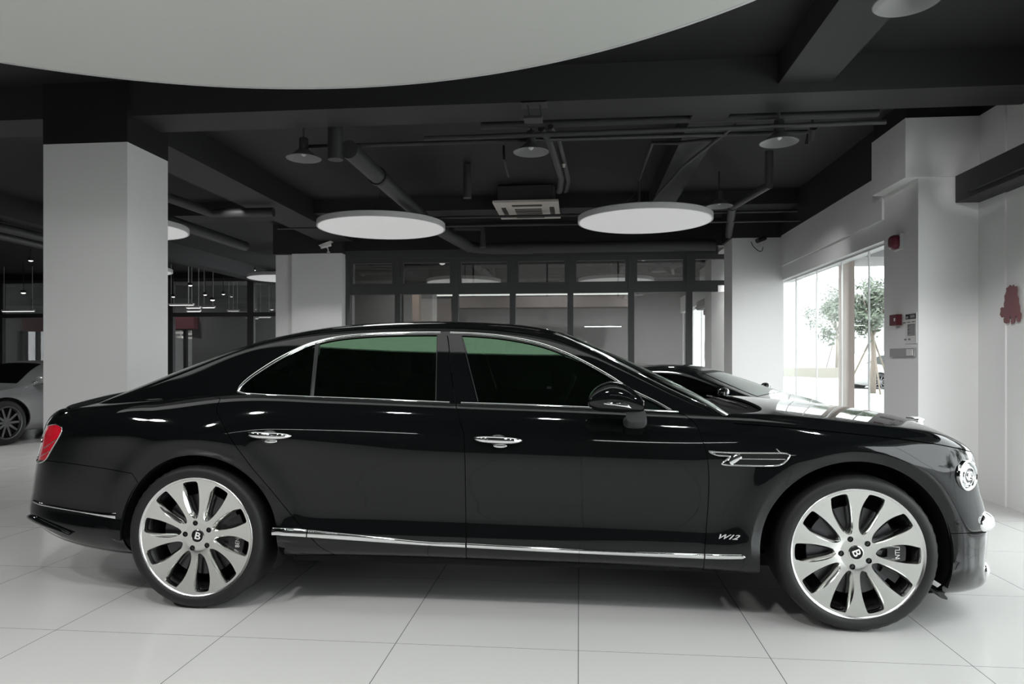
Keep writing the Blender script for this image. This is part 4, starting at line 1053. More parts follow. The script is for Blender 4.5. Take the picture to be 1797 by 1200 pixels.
def disc_lamp(x, y, z, r, label, group, face='lamp_face', e=0):
    if e: spot((x, y, z-.02), e, 2.9, .35, 'disc_lamp_light')
    o = empty('disc_lamp', (x, y, z), label, 'ceiling lamp', group)
    m = MB(); m.lathe([(.001, .075), (r-.01, .075), (r, .068), (r, .004), (r-.012, 0), (r-.02, .003)], (x, y, z), 'z', 96); m.build('lamp_body', 'white_metal', o, smooth=True, auto=30)
    m = MB(); m.lathe([(r-.02, .003), (.001, .003)], (x, y, z), 'z', 96); m.build('diffuser', face, o)
    for t in (.5, 2.6, 4.7):
        m = MB(); m.tube([(x+r*.7*math.cos(t), y+r*.7*math.sin(t), z+.07), (x+.06*math.cos(t), y+.06*math.sin(t), z+.42), (x, y, ZC)], .0025, 5)
        m.build('hanging_wire', 'service_paint', o)
    m = MB(); m.lathe([(.0001, .115), (.05, .115), (.05, .075)], (x, y, z), 'z', 16); m.build('power_box', 'service_paint', o)
    return o
G1 = 'round hanging disc lamps'
for px_, d, lab in ((670, 9.1, 'round disc lamp hanging just right of the back pillar'), (1131, 8.66, 'round disc lamp hanging near the ceiling cassette, right one of the pair'), (212, 9.2, 'round disc lamp mostly hidden by the left pillar, only its tip showing')):
    xc = (px_-CX)/FPX; disc_lamp(d*(xc*CT-ST), d*(xc*ST+CT), 2.94, .82, lab, G1, e=230)
for i, (x, y) in enumerate(((-6.6, 15.2), (-9.2, 13.6))):
    disc_lamp(x, y, 3.05, .8, ('round disc lamp glowing deep behind the left pillar, in the far left hall', 'round disc lamp at the far left edge, deepest in the left hall')[i], G1, e=150)
# bell-shaped high lamps with reflector dishes
bell0 = None
def bell(x, y, z, label, src=[None], r=.17, power=0):
    o = empty('bell_lamp', (x, y, z), label, 'ceiling lamp', 'bell lamps with reflector dish')
    if src[0] is None:
        m = MB(); m.lathe([(.045, .085), (.06, .08), (.10, .045), (.15, .012), (.172, 0), (.168, -.004), (.145, .006), (.095, .036), (.05, .07), (.001, .07)], (0, 0, 0), 'z', 40)
        a = m.build('lamp_shade', 'dish_metal', None, smooth=True, auto=60)
        m = MB(); m.lathe([(.001, .20), (.042, .20), (.045, .19), (.045, .08)], (0, 0, 0), 'z', 20); b = m.build('lamp_housing', 'service_paint', None, smooth=True, auto=40)
        m = MB(); m.ellipsoid((0, 0, .06), (.03, .03, .04), 14, 10); c = m.build('bulb', 'white_plastic', None, smooth=True)
        m = MB(); m.tube([(0, 0, .2), (0, 0, .45)], .012, 8); d = m.build('lamp_rod', 'service_paint', None, smooth=True)
        src[0] = [a, b, c, d]; kids = src[0]
    else:
        kids = [k.copy() for k in src[0]]
        for k in kids: col.objects.link(k)
    for k in kids: k.parent = o; k.matrix_parent_inverse = Matrix.Identity(4)
    s = r/.172; o.scale = (s, s, s)
    return o
def bell_at(px_, py, z, lab, r=.17, tilt=(0, 0)):
    p = atZ(px_, py, z); o = bell(p[0], p[1], z, lab, r=r); o.rotation_euler = (tilt[0], tilt[1], 0); return p
bell_at(932, 267, 3.16, 'bell lamp with reflector dish above the ceiling cassette', .165)
bell_at(1367, 250, 3.14, 'bell lamp with bright dish at the pipe end, right of the beam', .165)
bell_at(1262, 362, 3.14, 'small bell lamp far back, just above the right disc lamp', .165)
bell_at(533, 278, 3.16, 'dark bell lamp high between left pillar and round duct', .165)
bell_at(1592, 3, 3.10, 'bell lamp cut off by the top edge, upper right', .165)
# cassette air conditioner
zc0 = 3.36; pA, pB_, pC, pD = atZ(868, 356, zc0), atZ(984, 355.5, zc0), atZ(984, 383.5, zc0), atZ(879, 383.5, zc0)
ac = empty('ceiling_air_conditioner', ((pA[0]+pC[0])/2, (pA[1]+pC[1])/2, zc0), 'square four-way air conditioner cassette hanging between the two disc lamps', 'air conditioner')
ax0, ax1, ay0, ay1 = pD[0], pC[0], pA[1], pC[1]
m = MB(); m.bbox(ax0, ax1, ay0, ay1, zc0, zc0+.035, .01); m.build('front_cover', 'beige_plastic', ac)
w_, h_ = ax1-ax0, ay1-ay0
m = MB()
for t in (.36, .45, .54, .63): m.box(ax0+w_*.30, ax0+w_*.72, ay0+h_*t, ay0+h_*(t+.045), zc0-.006, zc0+.004)
m.build('intake_grille', 'slat_dark', ac)
for (a, b, c_, d_) in ((.28, .74, .14, .21), (.28, .74, .83, .90), (.10, .17, .28, .74), (.85, .92, .28, .74)):
    m = MB(); m.box(ax0+w_*a, ax0+w_*b, ay0+h_*c_, ay0+h_*d_, zc0-.008, zc0+.003); m.build('outlet_flap', 'slat_dark', ac)
m = MB(); m.bbox(ax0+.06, ax1-.06, ay0+.06, ay1-.06, zc0+.03, ZC-.01, .02); m.build('unit_body', 'service_paint', ac)
# round air duct running to the back, elbow and the long run over the glass
def pipe_thing(name, label, cat, group, parts):
    r_ = None
    for i, (nm, pts, r, mt) in enumerate(parts):
        m = MB(); m.tube(pts, r, 18 if r > .03 else 8)
        o = m.build(nm if i else name, mt, r_, smooth=True, auto=50)
        if i == 0: r_ = o
    tag(r_, label, cat, group); return r_
zd = 3.19; q0, q1 = atZ(612, 262, zd), atZ(745, 386, zd)
X_ = (q0[0]+q1[0])/2; yA, yB2 = q0[1], 11.4
duct = pipe_thing('round_air_duct', 'round grey air duct running from the beam back over the left disc lamp', 'duct', None,
    [('duct', [(q0[0], yA, zd), (q0[0]*.5+q1[0]*.5, (q0[1]+q1[1])/2, zd), (q1[0]+.02, q1[1], zd)], .085, 'service_paint'),
     ('coupling', [(q0[0]+(q1[0]-q0[0])*.28, q0[1]+(q1[1]-q0[1])*.28, zd), (q0[0]+(q1[0]-q0[0])*.30, q0[1]+(q1[1]-q0[1])*.30, zd)], .10, 'beam_paint'),
     ('vertical_pipe', [(q0[0]-.12, yA-.02, zd-.10), (q0[0]-.12, yA-.02, ZC-.003)], .07, 'service_paint'),
     ('duct_elbow', [(q1[0]+.02, q1[1], zd), (q1[0]+.1, q1[1]+.8, zd-.02), (q1[0]+.35, 11.4, zd-.10), (q1[0]+.8, 11.5, zd-.12), (q1[0]+1.4, 11.5, zd-.12)], .09, 'service_paint')])
pipe_thing('long_air_duct', 'long straight duct running sideways above the glazed partition', 'duct', None, [('duct', [(PB0+2.9, 11.5, 3.08), (XW-.9, 11.5, 3.08)], .09, 'service_paint')])
GP = 'thin service pipes under the ceiling'
def pth(label, pts, r=.018, mt='service_paint'): return pipe_thing('service_pipe', label, 'pipe', GP, [('pipe', pts, r, mt)])
A = lambda px_, py, z: atZ(px_, py, z)
def sprinkler_line():
    z = 3.30; a, b = (-2.6, 6.55), (2.05, 6.55)
    o = pth('long sprinkler pipe running sideways just behind the big beam', [(a[0], a[1], z), (b[0], b[1], z), (b[0], b[1]+.02, z-.11)], .02)
    return o
sprinkler_line()
pth('second sideways pipe below the big beam, under the sprinkler pipe', [(-1.4, 6.25, 3.25), (1.2, 6.25, 3.26), (2.6, 6.25, 3.27)], .022)
pth('thick pipe running sideways right behind the cross beam', [(-.9, 6.4, 3.40), (2.6, 6.4, 3.40)], .035)
pth('far sideways pipe level with the air conditioner', [(-2.2, 10.02, 3.30), (3.0, 10.02, 3.30)], .02)
pth('far thin pipe behind the disc lamps', [(-4.4, 9.9, 3.16), (3.0, 9.9, 3.14)], .015)
pth('bent conduit dropping beside the lengthwise beam', [(.72, 8.6, 3.16), (.72, 8.6, 3.42), (.74, 7.2, 3.44), (.95, 6.9, 3.34), (1.35, 6.8, 3.34)], .018)
pth('thin pipe running back along the lengthwise beam', [(1.36, 6.3, 3.30), (1.10, 7.6, 3.30), (.93, 9.2, 3.28), (.80, 9.5, 3.10)], .016)
pth('pair of flexible hoses dropping to the air conditioner, left hose', [A(950, 225, 3.36)[:2]+(3.36,), (-.28, 6.6, 3.30), (-.22, 7.2, 3.22), (-.20, 7.9, 3.28), (-.24, 8.8, 3.36), (-.26, 9.0, 3.40)], .035)
pth('pair of flexible hoses dropping to the air conditioner, right hose', [A(966, 222, 3.36)[:2]+(3.36,), (-.20, 6.6, 3.33), (-.15, 7.3, 3.27), (-.12, 8.0, 3.28), (-.16, 8.8, 3.36), (-.18, 9.0, 3.40)], .028)
pth('slim hanging rod left of the air conditioner', [A(884, 265, 3.5)[:2]+(3.55,), A(885, 315, 3.05)[:2]+(3.24,), A(892, 331, 3.05)[:2]+(3.18,)], .014)
pth('big pipe slanting back at the right, above the far column', [(1.95, 9.2, 3.20), (2.28, 11.0, 2.98+.17)], .055)
pth('drop pipe at the right end of the cross beam', [(2.12, 8.1, 3.58), (2.12, 8.1, 3.2), (1.95, 9.2, 3.20)], .045)
pth('downpipe with bend left of the centre mullions', [(-1.55, 11.2, 3.05), (-1.55, 11.2, 3.36), (-2.0, 11.2, 3.38), (-2.05, 11.2, 3.2)], .055)
pth('upright pipe behind the round duct', [(-1.35, 8.4, 3.60), (-1.35, 8.4, 3.2)], .05)
pth('wide sagging pipe from the left pillar towards the back, upper one', [atZ(290, 345, 3.25), atZ(372, 374, 3.2), atZ(480, 372, 3.2)], .06)
pth('wide sagging pipe from the left pillar towards the back, lower one', [atZ(290, 385, 3.15), atZ(430, 432, 3.12)], .08)
pth('ceiling pipe at the far left edge, upper one', [atZ(-60, 385, 3.2), atZ(80, 418, 3.2)], .07)
pth('ceiling pipe at the far left edge, lower one', [atZ(-60, 400, 3.1), atZ(80, 432, 3.1)], .06)
m = MB()
for dx in (0, .10): m.tube([(-.42+dx, 5.72, 3.33), (-.40+dx, 5.74, 3.22)], .008, 6)
m.box(-.47, -.26, 5.66, 5.80, 3.325, 3.34); m.box(-.45, -.30, 5.66, 5.80, 3.20, 3.22)
br = m.build('pipe_bracket', 'service_paint'); tag(br, 'small pipe bracket hanging under the big beam in the middle', 'bracket')
# sprinkler drops
m = MB(); p = A(989, 283, 3.28); m.tube([(p[0], p[1], 3.34), (p[0], p[1], 3.24)], .012, 8); m.lathe([(.02, 0), (.022, -.01), (.012, -.02), (.02, -.03), (.001, -.035)], (p[0], p[1], 3.25), 'z', 12)
tag(m.build('sprinkler_head', 'beige_plastic', smooth=True), 'small sprinkler head beside the flexible hoses', 'sprinkler')
# downlights in the dark ceilings (small round glowing discs)
GD = 'small round downlights'
def downlight(x, y, z, r, label):
    m = MB(); m.lathe([(.001, .06), (r, .06), (r*1.1, .0), (r, -.004)], (x, y, z), 'z', 20); m.tube([(x, y, z+.05), (x, y, ZC+.01)], .008, 6)
    o = m.build('downlight', 'ceiling_paint', None, smooth=True, auto=40)
    m = MB(); m.ellipsoid((x, y, z), (r*.9, r*.9, r*.5), 16, 8); m.build('lamp_lens', 'small_lamp', o, smooth=True)
    tag(o, label, 'ceiling lamp', GD); return o
def dl_at(px_, py, d, r, label):
    xc = (px_-CX)/FPX; return downlight(d*(xc*CT-ST), d*(xc*ST+CT), CAMZ+(HZ-py)/FPX*d, r, label)
for a in ((776, 462, 14.0, .065, 'downlight in the back room above the second pane from the back pillar'), (1129, 455, 14.0, .065, 'downlight in the back room, in the pane left of the last mullion'),
          (816, 497, 16.5, .07, 'downlight in the back room low in the third pane'), (54, 457, 15.0, .05, 'downlight in the ceiling at the far left, highest one there'),
          (334, 500.5, 16.2, .05, 'downlight in the left hall, highest one right of the left pillar'), (304, 520.5, 17, .045, 'downlight in the left hall touching the left pillar edge'), (360, 517, 17, .045, 'downlight in the left hall, middle of the row'),
          (373, 526, 17.4, .06, 'flat bright downlight in the left hall, lowest one'), (392, 516, 17, .04, 'downlight in the left hall, right end of the row'),
          (41, 513.5, 17.2, .06, 'downlight at the far left, left of the pillar, middle height'), (437, 473.5, 17.8, .03, 'tiny twin lamp on the hall post, left one'), (447, 474, 17.8, .03, 'tiny twin lamp on the hall post, right one'),
          (650, 535, 16.5, .08, 'downlight behind the first pane near the back pillar'), (630, 554, 16.5, .05, 'tiny lamp behind the first pane, left one of two'), (655, 555, 16.5, .05, 'tiny lamp behind the first pane, right one of two')):
    dl_at(*a)
# long light strips in the left hall
GS = 'slim light strips in the left hall'
for (x0_, x1_, y_, lab) in ((297, 340, 534, 'slim light strip beside the left pillar, upper left one'), (327, 352, 539, 'slim light strip, upper middle one in the left hall'), (355, 377, 538.5, 'slim light strip, right one in the left hall'), (328, 352, 545, 'slim light strip, lower one in the left hall'), (4, 60, 545, 'slim light strip left of the left pillar, low one')):
    Ys = 15.6+.37*((x0_*7+y_) % 6); a, b = atY(x0_, y_, Ys), atY(x1_, y_, Ys); m = MB(); m.box(a[0], b[0], Ys-.04, Ys+.04, a[2]-.02, a[2]+.02); m.box(a[0]+.02, b[0]-.02, Ys-.03, Ys+.03, a[2]-.03, a[2]-.02, 1)
    m.tube([(a[0]+.05, Ys, a[2]+.02), (a[0]+.05, Ys, ZC)], .006, 5); m.tube([(b[0]-.05, Ys, a[2]+.02), (b[0]-.05, Ys, ZC)], .006, 5)
    tag(m.build('light_strip', ['white_plastic', 'small_lamp']), lab, 'ceiling lamp', GS)

# ================================================================ wall fittings
def cctv(p, label, s=1.0, dark=False, flip=1):
    o = empty('security_camera', p, label, 'camera', 'security cameras'); x, y, z = p
    m = MB(); m.lathe([(.03, 0), (.03, -.012), (.001, -.012)], p, 'z', 16); m.tube([(x, y, z-.01), (x, y-.02, z+.05), (x-.03*flip, y-.05, z+.09)], .012, 8); m.build('bracket', 'white_plastic', o, smooth=True, auto=40)
    m = MB(); m.tube([(x+.04*flip, y, z+.13), (x-.10*flip, y-.10, z+.07)], .035, 14); m.build('camera_body', 'satin_black' if dark else 'white_plastic', o, smooth=True, auto=40)
    if not dark:
        m = MB(); m.prism([(x+.08*flip, z+.175), (x-.13*flip, z+.10), (x-.13*flip, z+.09), (x+.08*flip, z+.165)], 'y', y-.12, y+.03); m.build('sun_shield', 'white_plastic', o)
    return o
p = atY(577, 437, 11.88); cctv((p[0], 11.86, 3.12), 'white security camera on top of the back pillar beside the left disc lamp')
p = atY(1337, 433, 10.95); cctv((p[0], 10.93, p[2]), 'dark security camera with loose cable at the top of the far right column', dark=True)
m = MB(); pts = cr([atY(1318, 424, 10.93), atY(1322, 432, 10.93), atY(1331, 440, 10.93), atY(1337, 440, 10.93), atY(1339, 432, 10.93)], 5)
m.tube([tuple(q) for q in pts], .006, 6); tag(m.build('camera_cable', 'satin_black', smooth=True), 'thin loose cable looping below the dark security camera', 'cable')
XP = XW-.001
def onwall(px_, py): return atX(px_, py, XP)
def plate(name, pxs, pys, depth, mt, parent=None, bev=.004):
    a, b = onwall(pxs[0], (pys[0]+pys[1])/2), onwall(pxs[1], (pys[0]+pys[1])/2); zt = onwall((pxs[0]+pxs[1])/2, pys[0])[2]; zb_ = onwall((pxs[0]+pxs[1])/2, pys[1])[2]
    m = MB(); m.bbox(XP-depth, XP, a[1], b[1], zb_, zt, bev); return m.build(name, mt, parent), a[1], b[1], zb_, zt
o, ya, yb, za, zb2 = plate('fire_alarm_sounder', (1572, 1586), (411, 439), .03, 'white_plastic'); tag(o, 'red fire alarm beacon high on the right column', 'alarm')
m = MB(); m.ellipsoid((XP-.045, (ya+yb)/2, (za+zb2)/2), (.05, abs(ya-yb)*.42, (zb2-za)*.44), 20, 12, 3.2); m.build('red_cover', 'alarm_red', o, smooth=True)
o, ya, yb, za, zb2 = plate('fire_call_point', (1570, 1583), (552, 571), .05, 'alarm_red'); tag(o, 'small red fire call point box left of the notice', 'alarm')
m = MB(); m.box(XP-.052, XP-.049, min(ya, yb)+.03, max(ya, yb)-.10, za+.04, zb2-.035); m.build('break_glass_window', 'white_plastic', o)
o, ya, yb, za, zb2 = plate('notice_board', (1590, 1610), (549, 603), .008, 'white_plastic', bev=.002); tag(o, 'tall printed notice with dark title band beside the red call point', 'notice')
y0_, y1_ = min(ya, yb), max(ya, yb); H_ = zb2-za
m = MB(); m.box(XP-.0095, XP-.008, y0_+.01, y1_-.01, za+.80*H_, zb2-.01); m.build('title_band', 'satin_black', o)
m = MB(); m.box(XP-.0095, XP-.008, y0_+.03, y1_-.05, za+.26*H_, za+.64*H_)
m.box(XP-.0095, XP-.008, y0_+.12, y0_+.16, za+.12*H_, za+.17*H_); m.box(XP-.0095, XP-.008, y0_+.20, y0_+.24, za+.12*H_, za+.17*H_)
for k in range(3): m.box(XP-.0095, XP-.008, y0_+.03+.09*k, y0_+.09+.09*k, za+.69*H_, za+.72*H_)
m.build('printed_block', 'panel_grey', o)
m = MB()
for k in range(9): m.box(XP-.0102, XP-.0095, y0_+.04, y1_-.06-(k % 3)*.02, za+(.285+.038*k)*H_, za+(.293+.038*k)*H_)
m.build('text_line', 'white_plastic', o)
m = MB(); m.box(XP-.0102, XP-.0095, y0_+.03, y0_+.12, za+.84*H_, za+.93*H_); m.box(XP-.0102, XP-.0095, y0_+.16, y0_+.22, za+.83*H_, za+.90*H_); m.build('title_mark', 'mid_grey', o)
o, ya, yb, za, zb2 = plate('wall_plate', (1565, 1608), (611, 626), .02, 'mid_grey'); tag(o, 'long grey wall plate with white switch end, below the notice', 'switch plate')
m = MB(); y0_, y1_ = min(ya, yb), max(ya, yb); m.bbox(XP-.026, XP-.002, y0_+.02, y0_+(y1_-y0_)*.28, za+.01, zb2-.01, .003); m.build('switch_cover', 'white_plastic', o)
# red animal-shaped emblem on the near bay wall
mat('emblem_red', (.21, .085, .09), .6)
emb = [(1773, 500), (1776, 503), (1779, 499.5), (1781, 503), (1785, 502), (1786, 509), (1785, 516), (1788, 524), (1787.5, 530), (1790, 538), (1790, 546), (1793, 551), (1792, 557), (1790, 564), (1787, 564.5), (1784.5, 563), (1785.5, 556), (1784, 553), (1782, 557), (1781, 566), (1776, 568.5), (1774.5, 564), (1776, 558), (1773, 555), (1771.5, 558), (1772, 566), (1767, 567.5), (1762.5, 566), (1762, 560), (1763.5, 556), (1758.5, 557), (1755.5, 552), (1757, 546), (1756.5, 541), (1759, 539), (1763, 540.5), (1762.5, 533), (1764, 527), (1763.5, 519), (1767, 512), (1767, 505), (1770, 504)]
pp = [atX(a, b, XN_-.017) for a, b in emb]; m = MB(); m.prism([(q[1], q[2]) for q in pp], 'x', XN_-.016, XN_-.022)
tag(m.build('wall_emblem', 'emblem_red'), 'dull red shaggy animal-shaped emblem on the right wall', 'emblem')

# ================================================================ far left lobby
m = MB(); YR = 21.34
def fas(px0, px1, py0, py1, nm, lab, mt, Y=YR, dy=.25, cat='sign', g=None):
    a, b = atY(px0, py0, Y), atY(px1, py1, Y); m = MB(); m.bbox(a[0], b[0], Y, Y+dy, b[2], a[2], .01); return tag(m.build(nm, mt), lab, cat, g)
fas(38, 150, 557, 581, 'red_fascia', 'dull red shop sign box left of the left pillar', 'red_sign', g='red sign boxes'); fas(240, 340, 556, 577, 'red_fascia', 'dull red shop sign box right of the left pillar', 'red_sign', g='red sign boxes')
m = MB(); a, b = atY(-260, 582, 21.7), atY(505, 660, 21.7); m.box(a[0], b[0], 21.6, 21.8, a[2], 3.62); m.box(a[0], atY(36, 0, 21.7)[0], 21.6, 21.8, 0, a[2]); m.box(atY(340, 0, 21.7)[0], b[0], 21.6, 21.8, 0, a[2])
st(m.build('wall_lobby_front', 'mid_grey'))
m = MB()
for p0_ in (36, 46, 68, 326, 300): x_ = atY(p0_, 0, 21.65)[0]; m.box(x_, x_+.10, 21.5, 21.62, 0, a[2])
m.build('window_5', 'frame_grey'); st(bpy.data.objects['window_5'])
# lobby lamps
for (x0_, x1_, y_, lab) in ((305, 322, 584, 'warm lobby light bar, upper left one right of the left pillar'), (331, 340, 586, 'warm lobby light bar, short upper middle one'), (347, 354, 587.5, 'warm lobby light bar, short right one'), (313, 322, 591.5, 'warm lobby light bar, lower left one'), (332, 351, 593, 'warm lobby light bar, lower long one')):
    Ys = 23.0+.5*((x0_*3+y_) % 5); a, b = atY(x0_, y_, Ys), atY(x1_, y_, Ys); m = MB(); m.bbox(a[0], b[0], Ys-.1, Ys+.1, a[2]-.03, a[2]+.03, .01); m.tube([((a[0]+b[0])/2, Ys, a[2]), ((a[0]+b[0])/2, Ys, ZC)], .01, 5)
    tag(m.build('light_bar', 'warm_lamp'), lab, 'ceiling lamp', 'warm lobby light bars')
# back room pieces seen through the partition
def block(nm, lab, cat, px0, px1, py0, py1, Y, dy, mt, floor=True):
    a, b = atY(px0, py0, Y), atY(px1, py1, Y); m = MB(); m.bbox(a[0], b[0], Y, Y+dy, 0 if floor else b[2], a[2], .01); return tag(m.build(nm, mt), lab, cat)
mat('soft_white', (.42, .42, .41), .6); mat('wood_panel', (.30, .22, .17), .5, noise=(6, .25)); mat('soft_beige', (.34, .31, .29), .6)
block('display_wall', 'pale free-standing display wall behind the first panes', 'display wall', 616, 692, 466, 700, 15.5, .4, 'soft_white')
block('wood_post', 'narrow wood-faced post behind the second pane', 'post', 723, 735, 500, 700, 15.2, .25, 'wood_panel')
block('beige_cabinet', 'tall beige cabinet behind the second pane', 'cabinet', 735, 792, 524, 700, 16.0, .6, 'soft_beige')
bh = block('hanging_bulkhead', 'long pale ceiling bulkhead hanging in the back room', 'bulkhead', 803, 1110, 521, 538, 15.8, .5, 'soft_beige', False)
for px_ in (830, 960, 1085):
    q = atY(px_, 522, 16.0); m = MB(); m.tube([(q[0], 16.05, q[2]-.02), (q[0], 16.05, ZC)], .02, 8); m.build('hanging_rod', 'service_paint', bh)

# ================================================================ outside
mat('bark', (.20, .17, .14), .9); mat('leaf', (.085, .11, .075), .6); mat('pink_render', (.36, .30, .27), .8, noise=(1.2, .06)); mat('white_render', (.36, .36, .36), .8)
mat('hedge_leaf', (.09, .14, .08), .7); mat('ochre', (.22, .205, .17), .8)
a, b = atY(1476, 520, 14.4), atY(1500, 700, 14.0)
m = MB(); m.bbox(a[0], b[0], 14.0, 14.55, -.02, 3.2, .02); tag(m.build('entrance_column', 'pink_render'), 'pale pinkish square column standing outside the shop window', 'column')
m = MB(); m.box(XW+.4, b[0]+2, 13.6, 15.0, 3.15, 3.7); m.box(XW+.4, 16, 7.5, 13.6, 3.45, 3.7); st(m.build('trim_11', 'white_render'))
def tree(x, y, h, cr_, label, seed, g=None, trunk=.09):
    rnd = random.Random(seed); o = empty('street_tree', (x, y, 0), label, 'tree', g)
    m = MB(); m.tube([(x, y, -.1), (x+.05, y, h*.3), (x-.03, y, h*.55)], [trunk*1.3, trunk, trunk*.6], 10)
    for k in range(5):
        t = k*1.3; m.tube([(x, y, h*.45), (x+cr_*.5*math.cos(t), y+cr_*.5*math.sin(t), h*.75)], [trunk*.5, trunk*.15], 6)
    m.build('trunk', 'bark', o, smooth=True)
    m = MB()
    for k in range(3): t = k*2.1+.4; m.tube([(x+1.0*math.cos(t), y+1.0*math.sin(t), -.1), (x+.08*math.cos(t), y+.08*math.sin(t), h*.42)], .03, 6)
    m.build('support_poles', 'bark', o, smooth=True)
    m = MB(); cl = [(rnd.gauss(0, .42), rnd.gauss(0, .42), rnd.gauss(0, .30)) for _ in range(26)]
    for k in range(2600):
        c_ = rnd.choice(cl); px_ = x+(c_[0]+rnd.gauss(0, .16))*cr_; py_ = y+(c_[1]+rnd.gauss(0, .16))*cr_; pz = h*.70+(c_[2]+rnd.gauss(0, .14))*cr_
        s = rnd.uniform(.06, .13); u = Vector((rnd.gauss(0, 1), rnd.gauss(0, 1), rnd.gauss(0, 1))).normalized(); w = u.orthogonal().normalized(); q = Vector((px_, py_, pz))
        m.add([q-u*s, q+w*s*.5, q+u*s, q-w*s*.5], [(0, 1, 2, 3)])
    m.build('crown', 'leaf', o)
    return o
def tree_at(px_, d, h, cr_, label, seed):
    xc = (px_-CX)/FPX; return tree(d*(xc*CT-ST), d*(xc*ST+CT), h, cr_, label, seed, 'street trees')
tree_at(1531, 26, 4.6, 1.35, 'green street tree on poles beside the white car outside', 3)
tree_at(1468, 60, 8.0, 2.0, 'hazy street tree left of the pinkish column, further off', 5)
for i, (x, y) in enumerate(((14, 2), (15, -4), (12, 6), (17, 9))): tree(x, y, 5.5, 2.2, ('street tree outside, right of the frame, nearest', 'street tree outside, right of the frame, farthest towards the viewer', 'street tree outside, right of the frame, beside the window', 'street tree outside, right of the frame, farthest back')[i], 20+i, 'street trees outside the frame')
m = MB(); m.box(14, 40, 52, 53, -.1, .62); tag(m.build('ochre_kerb_wall', 'ochre'), 'low pale ochre wall along the street far outside', 'wall')
m = MB(); m.box(6, 60, 70, 78, -.1, 9); tag(m.build('street_building', 'white_render'), 'pale hazy building across the street', 'building')

# ================================================================ background cars
def bg_car(name, label, loc, heading, L, W, H, prof, paint, belt, wins, wheels, wr, spokes=10, nose=.9):
    """prof: top outline (x,z); belt(x); wins: dict of outlines in (x,z) on the side; car points to +x, origin mid wheelbase"""
    root = empty(name, loc, label, 'car'); root.rotation_euler = (0, 0, heading)
    top, bl = tab(prof), tab(belt); x0, x1 = prof[0][0], prof[-1][0]
    xs = x0+(x1-x0)*(.5-.5*np.cos(np.linspace(0, np.pi, 46))); rows = []
    for x in xs:
        e = (x-(x0+x1)/2)/((x1-x0)/2); pl = (1-abs(e)**5.5)**.5 if abs(e) < 1 else 0; pl = max(pl, .0)
        w = W/2*pl; zb_ = .17+.14*abs(e)**6; zt = float(top(x)); zl = min(float(bl(x)), zt-.0); r = []
        for f, ww in ((0, .80), (.08, .93), (.25, .985), (.55, 1.0), (.8, .985), (1.0, .93)): r.append((x, w*ww, zb_+(zl-zb_)*f))
        hh = zt-zl; wt = w*.93
        for g in (.12, .35, .6, .8): r.append((x, wt*(1-.30*g*min(1, hh/.35))-.0, zl+hh*g))
        wr_ = r[-1][1]; z8 = r[-1][2]
        for q in (.86, .6, .3, 0): r.append((x, wr_*q, z8+(zt-z8)*(1-q**3)))
        rows.append(r)
    S = BS(rows, 0.0)
    S.cache = None
    def U(pts, vr=(0, 13)): return S.xz(np.array(pts, float), (0, S.nu), vr)
    def arc(cx, r, a0, a1, n=24): A_ = np.radians(np.linspace(a0, a1, n)); return U(np.stack([cx+r*np.cos(A_), wr+r*np.sin(A_)], -1), (0, 5))
    rear, front = wheels
    aR, aF = arc(rear, wr+.05, 205, -25), arc(front, wr+.05, 205, -25)
    outl = np.concatenate([[[0, 0]], [[aR[0][0]-.2, .0]], aR, [[aR[-1][0]+.2, 0.0]], [[aF[0][0]-.2, 0.0]], aF, [[aF[-1][0]+.2, 0]], [[S.nu, 0]], [[S.nu, S.nv]], [[0, S.nv]]])
    hs = [U(cr(w_+w_[:1], 4)[:-1], (5.0, 10)) for k, w_ in wins]
    def loc_fix(o): o.matrix_parent_inverse = Matrix.Identity(4); return o
    before = set(bpy.data.objects)
    panel('car_body', S, outl, paint, root, holes=hs, joined=True, gap=0, skirt=.02, step=.6)
    for (k, w_), h_ in zip(wins, hs): panel(k, S, h_, 'bg_glass', root, off=-.006, skirt=0, gap=-.004, joined=False)
    m = MB(); m.box(x0+.5, x1-.5, -W*.33, W*.33, .18, .30); m.build('underbody', 'matte_black', root)
    for cx in wheels:
        for sg in (-1, 1):
            yy = -sg*(W/2-.02); m = MB(); m.lathe([(wr-.11, -.01*sg*0), (wr-.09, .0), (wr-.03, .004*sg), (wr-.005, -.02*sg*-1), (wr, .05*sg), (wr, .2*sg), (wr-.1, .22*sg)], (cx, yy, wr), 'y', 48)
            t = m.build('wheel', 'rubber', root, smooth=True, auto=40)
            m = MB(); R_ = wr-.10
            for k in range(spokes):
                a = 2*math.pi*k/spokes; c_, s_ = math.cos(a), math.sin(a); d_ = .016
                P_ = [(cx+c_*.03-s_*d_*1.2, wr+s_*.03+c_*d_*1.2), (cx+c_*R_-s_*d_, wr+s_*R_+c_*d_), (cx+c_*R_+s_*d_, wr+s_*R_-c_*d_), (cx+c_*.03+s_*d_*1.2, wr+s_*.03-c_*d_*1.2)]
                m.prism(P_, 'y', yy+.015*sg, yy+.04*sg)
            m.lathe([(R_-.02, .03*sg), (R_, .0), (wr-.088, -.002*sg), (wr-.09, .2*sg)], (cx, yy, wr), 'y', 40); m.lathe([(.0001, .008*sg), (.05, .012*sg), (.055, .04*sg)], (cx, yy, wr), 'y', 20)
            m.build('wheel_rim', 'dark_alloy', t, auto=40)
            m = MB(); m.lathe([(.0001, .10*sg), (wr-.09, .10*sg)], (cx, yy, wr), 'y', 32); m.build('brake_disc', 'matte_black', t)
    for o in set(bpy.data.objects)-before:
        if o.parent == root: o.matrix_parent_inverse = Matrix.Identity(4)
        elif o.parent: o.matrix_parent_inverse = Matrix.Identity(4)
    return root, S
